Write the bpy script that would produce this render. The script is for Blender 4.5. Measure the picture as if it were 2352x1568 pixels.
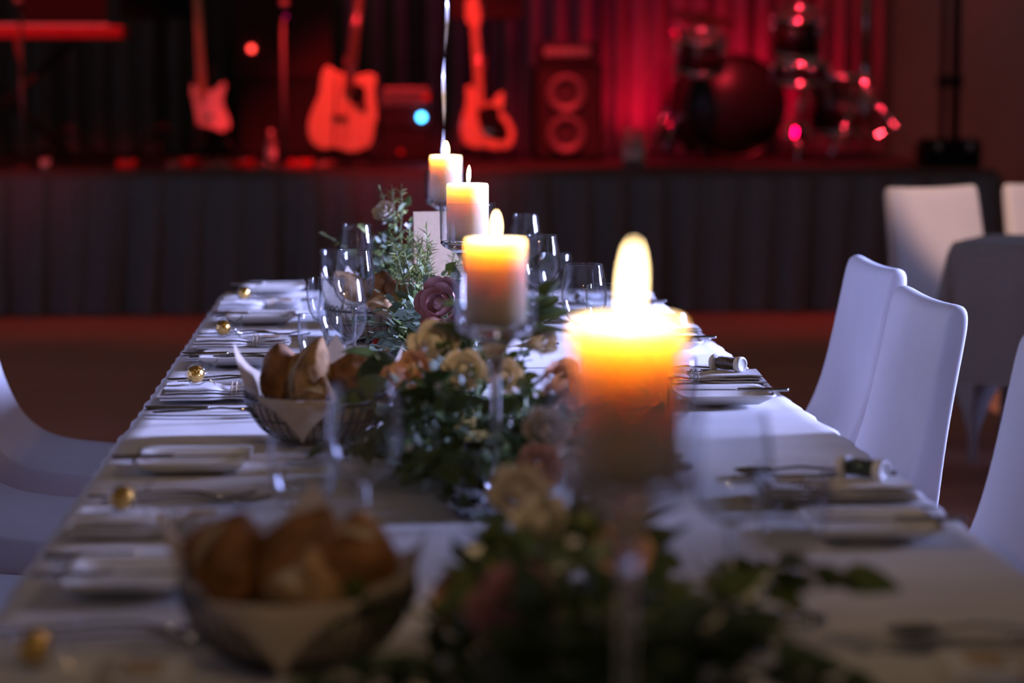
import bpy, bmesh, math, random
from mathutils import Vector, Matrix, Euler
random.seed(7)
for o in list(bpy.data.objects): bpy.data.objects.remove(o)
scene = bpy.context.scene
COL = scene.collection

# ------------------------------------------------------------------ camera
CAM_Z = 1.238
FPX = 5553.0
YAW = math.atan((1176 - 848) / FPX)
PITCH = math.atan(591 / FPX)
cam_data = bpy.data.cameras.new('camera')
cam_data.sensor_width = 36.0
cam_data.lens = 36.0 * FPX / 2352.0
cam_data.dof.use_dof = True
cam_data.dof.focus_distance = 4.02
cam_data.dof.aperture_fstop = 2.9
cam_data.dof.aperture_blades = 9
cam_data.clip_start = 0.05
cam = bpy.data.objects.new('camera', cam_data)
COL.objects.link(cam)
cam.location = (0, 0, CAM_Z)
cam.rotation_euler = Euler((math.pi / 2 - PITCH, 0, -YAW), 'XYZ')
scene.camera = cam

# ------------------------------------------------------------------ world, lights, exposure
world = bpy.data.worlds.new('world'); scene.world = world
world.use_nodes = True
WB = world.node_tree.nodes['Background']
WB.inputs[0].default_value = (1.0, 0.72, 0.54, 1)
WB.inputs[1].default_value = 0.062
vs = scene.view_settings
vs.view_transform = 'Standard'; vs.look = 'None'; vs.exposure = 0.0; vs.gamma = 1.0; vs.use_curve_mapping = False
cy = scene.cycles
cy.transparent_max_bounces = 24
cy.max_bounces = 7; cy.transmission_bounces = 6; cy.glossy_bounces = 3; cy.diffuse_bounces = 2
cy.use_adaptive_sampling = True; cy.adaptive_threshold = 0.06; cy.adaptive_min_samples = 16
cy.caustics_reflective = False; cy.caustics_refractive = False
cy.sample_clamp_indirect = 3.0
cy.use_denoising = True

def aim(o, target):
    d = Vector(target) - o.location
    o.rotation_euler = d.to_track_quat('-Z', 'Y').to_euler()
def area(name, loc, target, sx, sy, power, col, spread=180):
    l = bpy.data.lights.new(name, 'AREA'); l.shape = 'RECTANGLE'; l.size = sx; l.size_y = sy
    l.energy = power; l.color = col; l.spread = math.radians(spread)
    o = bpy.data.objects.new(name, l); COL.objects.link(o); o.location = loc; aim(o, target); return o
def spot(name, loc, target, power, col, ang=40, blend=0.5, rad=0.08):
    l = bpy.data.lights.new(name, 'SPOT'); l.energy = power; l.color = col
    l.spot_size = math.radians(ang); l.spot_blend = blend; l.shadow_soft_size = rad
    o = bpy.data.objects.new(name, l); COL.objects.link(o); o.location = loc; aim(o, target); return o
def point(name, loc, power, col, rad=0.01):
    l = bpy.data.lights.new(name, 'POINT'); l.energy = power; l.color = col; l.shadow_soft_size = rad
    o = bpy.data.objects.new(name, l); COL.objects.link(o); o.location = loc; return o

BLUE = (0.43, 0.48, 1.0)
# evening daylight through the tall windows of the right hand wall
WIN_X = 5.6
WINS = [(-1.2, 0.35), (4.55, 0.7), (6.8, 0.8)]       # centre y, width
for i, (wy, ww) in enumerate(WINS):
    area('window_daylight', (WIN_X + 0.02, wy, 2.35), (WIN_X - 3, wy, 1.75), ww, 2.3, [13, 205, 14][i], BLUE, [180, 46, 80][i])
# red stage wash hung in front of the stage, magenta and red light on the curtain
for sx_, se_ in ((-2.0, 500), (0.15, 1500)):
    spot('stage_wash', (sx_, 11.9, 4.4), (sx_ + 0.1, 13.95, 1.2), se_, (1.0, 0.022, 0.03), 38, 0.5, 0.1)
for sx_ in (-2.6, -0.4, 1.6, 3.2):
    spot('truss_lamp', (sx_, 12.9, 4.8), (sx_, 12.75, 0.0), 75, (1.0, 0.03, 0.03), 40, 0.9, 0.1)
spot('stage_wash', (2.3, 12.5, 4.6), (2.1, 14.7, 1.0), 900, (1.0, 0.03, 0.06), 44, 0.6, 0.1)
for sx_ in (1.75, 2.35, 2.75):
    spot('curtain_spot', (sx_, 15.72, 0.84), (sx_ + .05, 16.2, 1.6), 36, (1.0, 0.0, 0.04), 110, 0.7, 0.05)
spot('curtain_spot', (1.2, 15.3, 4.2), (1.3, 16.2, 2.2), 90, (0.8, 0.0, 0.24), 80, 0.8, 0.05)
spot('wall_spot', (3.0, 14.2, 0.95), (4.3, 16.5, 1.4), 20, (1.0, 0.04, 0.07), 75, 0.6, 0.05)
# added narrow warm spot, brightens only the chairs behind the neighbouring table
spot('chair_warm_spot', (1.2, 4.8, 3.4), (2.15, 8.3, 0.95), 800, (1.0, 0.58, 0.42), 12, 0.5, 0.06)

# ------------------------------------------------------------------ materials
def _nt(name):
    m = bpy.data.materials.new(name); m.use_nodes = True
    return m, m.node_tree, m.node_tree.nodes['Principled BSDF']
def mat(name, col, rough=0.6, metal=0.0, var=0.12, scale=20.0, bump=0.0, bscale=60.0, spec=0.5, coat=0.0,
        sss=0.0, sss_r=(1, .5, .25), sss_s=0.01, sheen=0.0, stretch=None):
    m, nt, p = _nt(name)
    n, l = nt.nodes, nt.links
    tc = n.new('ShaderNodeTexCoord'); mp = n.new('ShaderNodeMapping')
    l.new(tc.outputs['Object'], mp.inputs[0])
    if stretch: mp.inputs['Scale'].default_value = stretch
    nz = n.new('ShaderNodeTexNoise'); nz.inputs['Scale'].default_value = scale; nz.inputs['Detail'].default_value = 3
    l.new(mp.outputs[0], nz.inputs['Vector'])
    rp = n.new('ShaderNodeValToRGB')
    rp.color_ramp.elements[0].position = 0.3; rp.color_ramp.elements[1].position = 0.7
    a = [max(0, c * (1 - var)) for c in col]; b = [min(1, c * (1 + var)) for c in col]
    rp.color_ramp.elements[0].color = (*a, 1); rp.color_ramp.elements[1].color = (*b, 1)
    l.new(nz.outputs[0], rp.inputs[0]); l.new(rp.outputs[0], p.inputs['Base Color'])
    p.inputs['Roughness'].default_value = rough; p.inputs['Metallic'].default_value = metal
    p.inputs['Specular IOR Level'].default_value = spec; p.inputs['Coat Weight'].default_value = coat
    if sss:
        p.inputs['Subsurface Weight'].default_value = sss; p.inputs['Subsurface Radius'].default_value = sss_r
        p.inputs['Subsurface Scale'].default_value = sss_s
    if sheen: p.inputs['Sheen Weight'].default_value = sheen
    if bump:
        nb = n.new('ShaderNodeTexNoise'); nb.inputs['Scale'].default_value = bscale; nb.inputs['Detail'].default_value = 2
        l.new(mp.outputs[0], nb.inputs['Vector'])
        bp = n.new('ShaderNodeBump'); bp.inputs['Strength'].default_value = bump; bp.inputs['Distance'].default_value = 0.004
        l.new(nb.outputs[0], bp.inputs['Height']); l.new(bp.outputs[0], p.inputs['Normal'])
    return m
def mat_translucent(name, col, rough, amount, var=0.05, scale=8.0, bump=0.0, bscale=30):
    m = mat(name, col, rough, var=var, scale=scale, bump=bump, bscale=bscale, spec=0.2)
    nt = m.node_tree; n, l = nt.nodes, nt.links
    p = n['Principled BSDF']; out = n['Material Output']
    t = n.new('ShaderNodeBsdfTranslucent'); t.inputs[0].default_value = (*col, 1)
    mx = n.new('ShaderNodeMixShader'); mx.inputs[0].default_value = amount
    l.new(p.outputs[0], mx.inputs[1]); l.new(t.outputs[0], mx.inputs[2]); l.new(mx.outputs[0], out.inputs[0])
    return m
def mat_thin_glass(name, tint=(0.97, 0.98, 0.99), ior=1.5, rough=0.01):
    m = bpy.data.materials.new(name); m.use_nodes = True
    nt = m.node_tree; n, l = nt.nodes, nt.links
    for x in list(n): n.remove(x)
    out = n.new('ShaderNodeOutputMaterial'); tr = n.new('ShaderNodeBsdfTransparent'); gl = n.new('ShaderNodeBsdfGlossy')
    mx = n.new('ShaderNodeMixShader'); lw = n.new('ShaderNodeLayerWeight')
    rp = n.new('ShaderNodeValToRGB')
    rp.color_ramp.elements[0].position = 0.55; rp.color_ramp.elements[0].color = (*tint, 1)
    rp.color_ramp.elements[1].position = 1.0; rp.color_ramp.elements[1].color = (0.62, 0.63, 0.65, 1)
    lw.inputs[0].default_value = 0.5
    l.new(lw.outputs['Facing'], rp.inputs[0]); l.new(rp.outputs[0], tr.inputs[0])
    fr = n.new('ShaderNodeMath'); fr.operation = 'POWER'; fr.inputs[1].default_value = 4.0; l.new(lw.outputs['Facing'], fr.inputs[0])
    ma = n.new('ShaderNodeMath'); ma.operation = 'MULTIPLY_ADD'; ma.inputs[1].default_value = 0.75; ma.inputs[2].default_value = 0.05; l.new(fr.outputs[0], ma.inputs[0]); fr = ma
    gl.inputs['Roughness'].default_value = rough
    l.new(fr.outputs[0], mx.inputs[0]); l.new(tr.outputs[0], mx.inputs[1]); l.new(gl.outputs[0], mx.inputs[2])
    l.new(mx.outputs[0], out.inputs[0])
    return m
def mat_glass(name, col=(1, 1, 1), ior=1.48, rough=0.0):
    m, nt, p = _nt(name)
    p.inputs['Base Color'].default_value = (*col, 1); p.inputs['Transmission Weight'].default_value = 1
    p.inputs['Roughness'].default_value = rough; p.inputs['IOR'].default_value = ior
    return m
def mat_emit(name, col, strength):
    m, nt, p = _nt(name)
    p.inputs['Base Color'].default_value = (*[c * .3 for c in col], 1)
    p.inputs['Emission Color'].default_value = (*col, 1); p.inputs['Emission Strength'].default_value = strength
    return m

def mat_flame(name, col, strength):
    m = bpy.data.materials.new(name); m.use_nodes = True
    n, l = m.node_tree.nodes, m.node_tree.links
    for x in list(n): n.remove(x)
    e = n.new('ShaderNodeEmission'); t = n.new('ShaderNodeBsdfTransparent'); a = n.new('ShaderNodeAddShader'); o = n.new('ShaderNodeOutputMaterial')
    e.inputs[0].default_value = (*col, 1); e.inputs[1].default_value = strength
    l.new(e.outputs[0], a.inputs[0]); l.new(t.outputs[0], a.inputs[1]); l.new(a.outputs[0], o.inputs[0]); return m
M = {}
M['cloth'] = mat('white_cotton', (0.80, 0.79, 0.79), 0.85, var=0.04, scale=6, bump=0.25, bscale=18, spec=0.25, stretch=(1.0, 2.2, 1))
M['napkin'] = mat('napkin_linen', (0.82, 0.82, 0.84), 0.85, var=0.04, scale=60, bump=0.3, bscale=400, spec=0.2)
M['spandex'] = mat_translucent('chair_spandex', (0.76, 0.77, 0.83), 0.45, 0.22, var=0.03, bump=0.10, bscale=11)
M['porcelain'] = mat('white_porcelain', (0.86, 0.86, 0.84), 0.12, var=0.02, spec=0.6)
M['steel'] = mat('polished_cutlery', (0.34, 0.33, 0.32), 0.14, 1.0, var=0.05, scale=30)
M['chrome'] = mat('chrome', (0.75, 0.75, 0.76), 0.12, 1.0, var=0.03)
M['wax'] = mat('ivory_wax', (0.80, 0.64, 0.42), 0.5, var=0.02, scale=15, bump=0.05, bscale=90, sss=1.0, sss_r=(1.0, 0.78, 0.46), sss_s=0.05)
M['wick'] = mat('burnt_wick', (0.03, 0.025, 0.02), 0.9)
M['flame'] = mat_flame('flame', (1.0, 0.70, 0.34), 8.0)
M['thin'] = mat_thin_glass('thin_glass')
M['glass'] = mat_glass('solid_glass')
M['kraft'] = mat('kraft_paper', (0.55, 0.41, 0.27), 0.8, var=0.08, scale=90)
M['paper'] = mat_translucent('liner_paper', (0.62, 0.53, 0.43), 0.8, 0.25, var=0.05, scale=30, bump=0.4, bscale=25)
M['wire'] = mat('dark_wire', (0.10, 0.095, 0.09), 0.4, 0.8, var=0.1)
M['crust'] = mat('bread_crust', (0.30, 0.135, 0.05), 0.6, var=0.6, scale=24, bump=0.6, bscale=45, spec=0.3)
M['flour'] = mat('floury_crust', (0.42, 0.25, 0.12), 0.8, var=0.5, scale=35, bump=0.6, bscale=60, spec=0.2)
M['crumb'] = mat('bread_crumb', (0.66, 0.52, 0.33), 0.9, var=0.15, scale=60, bump=0.5, bscale=120, spec=0.1)
M['gold'] = mat('gold_foil', (0.80, 0.50, 0.13), 0.22, 1.0, var=0.15, scale=60, bump=0.9, bscale=160)
M['cello'] = mat_thin_glass('cellophane', (0.98, 0.98, 0.97), 1.5, 0.06)
M['twine'] = mat('twine', (0.45, 0.36, 0.25), 0.9, var=0.2, scale=300)
M['capwhite'] = mat('white_plastic', (0.80, 0.80, 0.80), 0.35, var=0.02)
M['choc'] = mat('brown_filling', (0.10, 0.065, 0.05), 0.5, var=0.5, scale=120)
M['greenwrap'] = mat('green_foil', (0.05, 0.08, 0.06), 0.3, 0.6, var=0.4, scale=80)
M['euca'] = mat('eucalyptus_leaf', (0.19, 0.255, 0.18), 0.55, var=0.25, scale=30, spec=0.4)
M['leaf'] = mat('dark_green_leaf', (0.085, 0.13, 0.034), 0.45, var=0.35, scale=25, spec=0.5)
M['leaf2'] = mat('bright_green_leaf', (0.22, 0.28, 0.08), 0.5, var=0.3, scale=40, spec=0.5)
M['stem'] = mat('green_stem', (0.11, 0.14, 0.05), 0.6, var=0.2)
M['cream'] = mat('cream_petal', (0.90, 0.80, 0.65), 0.7, var=0.08, scale=40, sss=0.25, sss_s=0.004)
M['peach'] = mat('peach_petal', (0.86, 0.52, 0.35), 0.7, var=0.10, scale=40, sss=0.25, sss_s=0.004)
M['pink'] = mat('dusty_pink_petal', (0.66, 0.33, 0.33), 0.7, var=0.12, scale=40, sss=0.25, sss_s=0.004)
M['white_petal'] = mat('white_petal', (0.80, 0.77, 0.72), 0.7, var=0.05)
M['plum'] = mat('plum_bloom', (0.10, 0.03, 0.06), 0.7, var=0.3)
M['butter'] = mat('herb_butter', (0.75, 0.62, 0.36), 0.6, var=0.2, scale=120, bump=0.6, bscale=150)
M['red'] = mat('red_berry', (0.55, 0.03, 0.02), 0.25, var=0.2)
M['black'] = mat('black_plastic', (0.007, 0.007, 0.008), 0.6, var=0.2, spec=0.15)
M['blackmetal'] = mat('black_metal', (0.02, 0.02, 0.02), 0.35, 0.5, var=0.2)
M['grille'] = mat('grille_cloth', (0.012, 0.011, 0.011), 0.9, var=0.3, scale=200)
M['silvergrille'] = mat('silver_grille', (0.22, 0.20, 0.19), 0.6, 0.3, var=0.15, scale=120)
M['cone'] = mat('speaker_cone', (0.10, 0.085, 0.085), 0.5, var=0.1)
M['redlacquer'] = mat('red_lacquer', (0.45, 0.010, 0.016), 0.35, var=0.1)
M['guitarwhite'] = mat('cream_lacquer', (0.80, 0.74, 0.66), 0.25, var=0.03, coat=0.3)
M['spruce'] = mat('spruce_top', (0.72, 0.50, 0.27), 0.3, var=0.10, scale=12, coat=0.3, stretch=(12, 1, 0.6))
M['mahogany'] = mat('dark_wood', (0.10, 0.035, 0.02), 0.4, var=0.2, scale=8, stretch=(6, 1, 1))
M['maple'] = mat('maple_neck', (0.60, 0.40, 0.22), 0.35, var=0.1, scale=10, stretch=(8, 1, 1))
M['drumshell'] = mat('drum_shell', (0.05, 0.012, 0.015), 0.3, var=0.2, coat=0.3)
M['drumhead'] = mat('black_drumhead', (0.02, 0.018, 0.018), 0.4, var=0.2)
M['whitehead'] = mat('coated_drumhead', (0.06, 0.055, 0.055), 0.6, var=0.05)
M['brass'] = mat('cymbal_bronze', (0.66, 0.48, 0.20), 0.25, 1.0, var=0.1, scale=40)
M['curtain'] = mat('backdrop_velvet', (0.20, 0.175, 0.17), 0.9, var=0.1, scale=5, spec=0.1)
M['skirt'] = mat('stage_skirt_cloth', (0.18, 0.25, 0.29), 0.8, var=0.12, scale=40, spec=0.15)
M['stage'] = mat('stage_deck', (0.015, 0.011, 0.010), 0.6, var=0.25, scale=6, bump=0.1)
M['stageedge'] = mat('stage_edge_strip', (0.14, 0.11, 0.10), 0.6, var=0.1)
M['wall'] = mat('plaster_wall', (0.44, 0.46, 0.42), 0.9, var=0.06, scale=3, bump=0.1, bscale=80)
M['frame'] = mat('window_frame_paint', (0.5, 0.5, 0.5), 0.5, var=0.05)
M['greycloth'] = mat('grey_tablecloth', (0.40, 0.41, 0.42), 0.85, var=0.05, scale=8, bump=0.2)
M['ribbon'] = mat('silver_ribbon', (0.80, 0.78, 0.82), 0.3, 0.2, var=0.1)
M['led_blue'] = mat_emit('blue_lamp', (0.06, 0.45, 1.0), 14.0)
M['led_red'] = mat_emit('red_lamp', (1.0, 0.05, 0.04), 5.0)
M['pedal'] = mat('pedal_paint', (0.20, 0.14, 0.13), 0.4, var=0.3)
M['plasticcup'] = mat_translucent('clear_cup', (0.7, 0.62, 0.62), 0.3, 0.4)
def floor_mat():
    m, nt, p = _nt('parquet_floor'); n, l = nt.nodes, nt.links
    tc = n.new('ShaderNodeTexCoord'); mp = n.new('ShaderNodeMapping'); l.new(tc.outputs['Object'], mp.inputs[0])
    br = n.new('ShaderNodeTexBrick'); br.inputs['Scale'].default_value = 1.0
    br.inputs['Brick Width'].default_value = 0.9; br.inputs['Row Height'].default_value = 0.09; br.inputs['Mortar Size'].default_value = 0.002
    br.inputs['Color1'].default_value = (0.70, 0.33, 0.24, 1); br.inputs['Color2'].default_value = (0.58, 0.265, 0.19, 1)
    br.inputs['Mortar'].default_value = (0.04, 0.02, 0.015, 1)
    l.new(mp.outputs[0], br.inputs['Vector']); l.new(br.outputs['Color'], p.inputs['Base Color'])
    p.inputs['Roughness'].default_value = 0.42
    return m
M['floor'] = floor_mat()

# ------------------------------------------------------------------ mesh helpers
class MB:
    def __init__(s): s.v = []; s.f = []; s.sm = []
    def add(s, vs_, fs, smooth=False):
        b = len(s.v); s.v += [tuple(v) for v in vs_]
        for f in fs: s.f.append([i + b for i in f]); s.sm.append(smooth)
        return s
    def box(s, c, d, rot=None):
        hx, hy, hz = d[0] / 2, d[1] / 2, d[2] / 2
        vs_ = [Vector((x * hx, y * hy, z * hz)) for x in (-1, 1) for y in (-1, 1) for z in (-1, 1)]
        if rot is not None: vs_ = [rot @ v for v in vs_]
        c = Vector(c)
        return s.add([v + c for v in vs_], [(0, 1, 3, 2), (4, 6, 7, 5), (0, 4, 5, 1), (2, 3, 7, 6), (0, 2, 6, 4), (1, 5, 7, 3)])
    def tube(s, pts, r, n=8, caps=True, smooth=True, closed=False):
        pts = [Vector(p) for p in pts]; m = len(pts)
        rs = r if isinstance(r, (list, tuple)) else [r] * m
        vs_ = []; up = None
        for i, p in enumerate(pts):
            if closed: t = pts[(i + 1) % m] - pts[i - 1]
            else: t = pts[min(i + 1, m - 1)] - pts[max(i - 1, 0)]
            if t.length < 1e-9: t = Vector((0, 0, 1))
            t.normalize()
            if up is None:
                up = t.orthogonal().normalized()
            else:
                up = (up - t * up.dot(t))
                up = up.normalized() if up.length > 1e-6 else t.orthogonal().normalized()
            w = t.cross(up)
            for k in range(n):
                a = 2 * math.pi * k / n
                vs_.append(p + (up * math.cos(a) + w * math.sin(a)) * rs[i])
        fs = []
        for i in range(m if closed else m - 1):
            for k in range(n):
                j = (i + 1) % m
                fs.append((i * n + k, i * n + (k + 1) % n, j * n + (k + 1) % n, j * n + k))
        if caps and not closed:
            fs.append(tuple(range(n - 1, -1, -1))); fs.append(tuple((m - 1) * n + k for k in range(n)))
        return s.add(vs_, fs, smooth)
    def lathe(s, prof, n=32, c=(0, 0, 0), smooth=True, mtx=None, closed=False):
        vs_ = []; idx = []
        for (r, z) in prof:
            if r < 1e-7:
                idx.append([len(vs_)]); vs_.append(Vector((0, 0, z)))
            else:
                idx.append(list(range(len(vs_), len(vs_) + n)))
                for k in range(n):
                    a = 2 * math.pi * k / n; vs_.append(Vector((r * math.cos(a), r * math.sin(a), z)))
        fs = []
        rings = list(zip(idx, idx[1:])) + ([(idx[-1], idx[0])] if closed else [])
        for A, B in rings:
            for k in range(n):
                a0, a1 = A[k % len(A)], A[(k + 1) % len(A)]; b0, b1 = B[k % len(B)], B[(k + 1) % len(B)]
                f = []
                for q in (a0, a1, b1, b0):
                    if q not in f: f.append(q)
                if len(f) > 2: fs.append(tuple(f))
        if mtx is not None: vs_ = [mtx @ v for v in vs_]
        c = Vector(c)
        return s.add([v + c for v in vs_], fs, smooth)
    def sphere(s, c, r, n=16, m=10, smooth=True, mtx=None):
        rr = r if isinstance(r, (list, tuple)) else (r, r, r)
        vs_ = [Vector((0, 0, -rr[2]))]
        for i in range(1, m):
            t = math.pi * i / m
            for k in range(n):
                a = 2 * math.pi * k / n
                vs_.append(Vector((rr[0] * math.sin(t) * math.cos(a), rr[1] * math.sin(t) * math.sin(a), -rr[2] * math.cos(t))))
        vs_.append(Vector((0, 0, rr[2])))
        fs = []
        for k in range(n):
            fs.append((0, 1 + (k + 1) % n, 1 + k))
            for i in range(m - 2):
                a = 1 + i * n; fs.append((a + k, a + (k + 1) % n, a + n + (k + 1) % n, a + n + k))
            b = 1 + (m - 2) * n; fs.append((b + k, b + (k + 1) % n, len(vs_) - 1))
        if mtx is not None: vs_ = [mtx @ v for v in vs_]
        c = Vector(c)
        return s.add([v + c for v in vs_], fs, smooth)
    def grid(s, fn, nu, nv, smooth=True):
        vs_ = [fn(i / nu, j / nv) for i in range(nu + 1) for j in range(nv + 1)]
        w = nv + 1
        fs = [(i * w + j, (i + 1) * w + j, (i + 1) * w + j + 1, i * w + j + 1) for i in range(nu) for j in range(nv)]
        return s.add(vs_, fs, smooth)
    def prism(s, poly, y0, y1, mtx=None, smooth=False):          # poly in x,z ; extruded along y
        n = len(poly)
        vs_ = [Vector((x, y0, z)) for x, z in poly] + [Vector((x, y1, z)) for x, z in poly]
        fs = [tuple(range(n)), tuple(range(2 * n - 1, n - 1, -1))]
        fs += [(i, i + n, (i + 1) % n + n, (i + 1) % n) for i in range(n)]
        if mtx is not None: vs_ = [mtx @ v for v in vs_]
        return s.add(vs_, fs, smooth)
    def mesh(s, name, m):
        me = bpy.data.meshes.new(name); me.from_pydata(s.v, [], s.f)
        me.polygons.foreach_set('use_smooth', s.sm); me.materials.append(m)
        bm = bmesh.new(); bm.from_mesh(me); bmesh.ops.recalc_face_normals(bm, faces=bm.faces); bm.to_mesh(me); bm.free()
        me.update(); return me
    def build(s, name, m, parent=None, bevel=0.0, subsurf=0, solid=0.0):
        o = bpy.data.objects.new(name, s.mesh(name, m)); COL.objects.link(o)
        if parent is not None: o.parent = parent
        if solid:
            q = o.modifiers.new('solid', 'SOLIDIFY'); q.thickness = solid; q.offset = 0
        if bevel:
            q = o.modifiers.new('bevel', 'BEVEL'); q.width = bevel; q.segments = 2; q.limit_method = 'ANGLE'
        if subsurf:
            q = o.modifiers.new('sub', 'SUBSURF'); q.levels = subsurf; q.render_levels = subsurf
        return o
def link_mesh(name, me, parent=None, loc=(0, 0, 0), rot=(0, 0, 0), scale=(1, 1, 1)):
    o = bpy.data.objects.new(name, me); COL.objects.link(o); o.parent = parent
    o.location = loc; o.rotation_euler = rot; o.scale = scale; return o
def tag(o, label, cat, group=None):
    o['label'] = label; o['category'] = cat
    if group: o['group'] = group
    return o
def thing(name, label, cat, loc=(0, 0, 0), rot=(0, 0, 0), group=None):
    o = bpy.data.objects.new(name, None); COL.objects.link(o); o.empty_display_size = 0.05
    o.location = loc; o.rotation_euler = rot if isinstance(rot, (tuple, list, Euler)) else (0, 0, rot)
    return tag(o, label, cat, group)
def struct(o): o['kind'] = 'structure'; return o
def copy_tree(o, parent=None):
    c = o.copy(); COL.objects.link(c); c.parent = parent
    for ch in list(o.children): copy_tree(ch, c)
    return c
def W(px, py, y):                      # a point of the photograph at distance y down the hall
    F = Vector((math.sin(YAW) * math.cos(PITCH), math.cos(YAW) * math.cos(PITCH), -math.sin(PITCH)))
    R = Vector((math.cos(YAW), -math.sin(YAW), 0)); U = R.cross(F)
    r = F + R * (px - 1176) / FPX - U * (py - 784) / FPX
    return Vector((0, 0, CAM_Z)) + r * (y / r.y)
ORD = ['first', 'second', 'third', 'fourth', 'fifth', 'sixth']
# ------------------------------------------------------------------ the hall
STAGE_Y, STAGE_Z, STAGE_X = 13.0, 0.775, 3.41
struct(MB().box((-0.2, 6.8, -0.05), (11.6, 19.8, 0.1)).build('floor', M['floor']))
struct(MB().box((-0.2, 16.7, 2.5), (11.8, 0.2, 5.0)).build('wall_back', M['wall']))
struct(MB().box((-6.05, 6.8, 2.5), (0.1, 19.8, 5.0)).build('wall_left', M['wall']))
wr = MB()
edges_y = [-3.1]
for wy, ww in WINS: edges_y += [wy - ww / 2, wy + ww / 2]
edges_y.append(16.7)
for a, b in zip(edges_y[0::2], edges_y[1::2]): wr.box((WIN_X + 0.1, (a + b) / 2, 2.5), (0.2, b - a, 5.0))
for wy, ww in WINS:
    wr.box((WIN_X + 0.1, wy, 0.6), (0.2, ww, 1.2)); wr.box((WIN_X + 0.1, wy, 4.25), (0.2, ww, 1.5))
struct(wr.build('wall_right', M['wall']))
for i, (wy, ww) in enumerate(WINS):
    fr = MB()
    for s in (-1, 1): fr.box((WIN_X + 0.1, wy + s * (ww / 2 - 0.025), 2.35), (0.06, 0.05, 2.3))
    for z in (1.225, 3.475): fr.box((WIN_X + 0.1, wy, z), (0.06, ww, 0.05))
    w = fr.build('window_%d' % (i + 1), M['frame']); struct(w)
    MB().box((WIN_X + 0.1, wy, 2.35), (0.006, ww - 0.1, 2.2)).build('pane', M['thin'], w)
# stage
st = struct(MB().box(((STAGE_X - 6) / 2, (STAGE_Y + 16.6) / 2 + 0.05, STAGE_Z - 0.03), (STAGE_X + 6, 16.6 - STAGE_Y - 0.1, 0.06)).build('stage_floor', M['stage'], bevel=0.004))
MB().box(((STAGE_X - 6) / 2, STAGE_Y + 0.03, STAGE_Z - 0.02), (STAGE_X + 6, 0.06, 0.045)).build('edge_strip', M['stageedge'], st)
for i in range(5):
    for yy in (13.6, 15.9): MB().tube([(-5.2 + i * 2.0, yy, 0), (-5.2 + i * 2.0, yy, STAGE_Z - 0.06)], 0.03).build('stage_leg', M['blackmetal'], st)
rnd = random.Random(3)
ph = [rnd.uniform(-1, 1) for _ in range(200)]
def pleat(t, per):
    k = t / per; i = int(k); f = k - i
    a = 0.75 + 0.35 * ph[i % 200]
    return a * (math.sin(2 * math.pi * (f + 0.12 * ph[(i + 7) % 200] * math.sin(math.pi * f))) + 0.35 * math.sin(6 * math.pi * f + ph[(i + 3) % 200]))
def skirt_fn(u, v):
    L1 = STAGE_X + 5.9; s = u * (L1 + 3.3)
    amp = 0.02 + 0.035 * v
    d = amp * pleat(s + 0.05 * math.sin(s * 1.7) * v, 0.205)
    if s < L1: return Vector((-5.9 + s, STAGE_Y - 0.035 - d, STAGE_Z - 0.035 - v * (STAGE_Z - 0.045)))
    return Vector((STAGE_X + 0.035 + d, STAGE_Y + s - L1, STAGE_Z - 0.035 - v * (STAGE_Z - 0.045)))
sk = MB().grid(skirt_fn, 900, 8).build('stage_skirt', M['skirt'])
tag(sk, 'pleated dark grey skirt cloth hanging along the stage front', 'stage skirt')
# backdrop curtains
names = ['dark pleated backdrop curtain behind the keyboard at far left', 'dark pleated backdrop curtain behind the acoustic guitar',
         'dark red pleated backdrop curtain behind the bass amplifier', 'bright red lit pleated curtain behind the drum kit']
cx = [-5.9, -0.95, 0.35, 1.55, 3.52]
for i in range(4):
    x0, x1 = cx[i], cx[i + 1]
    def cfn(u, v, x0=x0, x1=x1, i=i):
        s = u * (x1 - x0)
        d = (0.05 + 0.04 * v) * pleat(s + 3.3 * i, 0.17 if i < 3 else 0.135)
        return Vector((x0 + s, 16.2 - d, STAGE_Z + 0.01 + (1 - v) * 3.2))
    tag(MB().grid(cfn, int((x1 - x0) * 120), 6).build('backdrop_curtain', M['curtain']), names[i], 'curtain', 'backdrop curtains')

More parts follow.
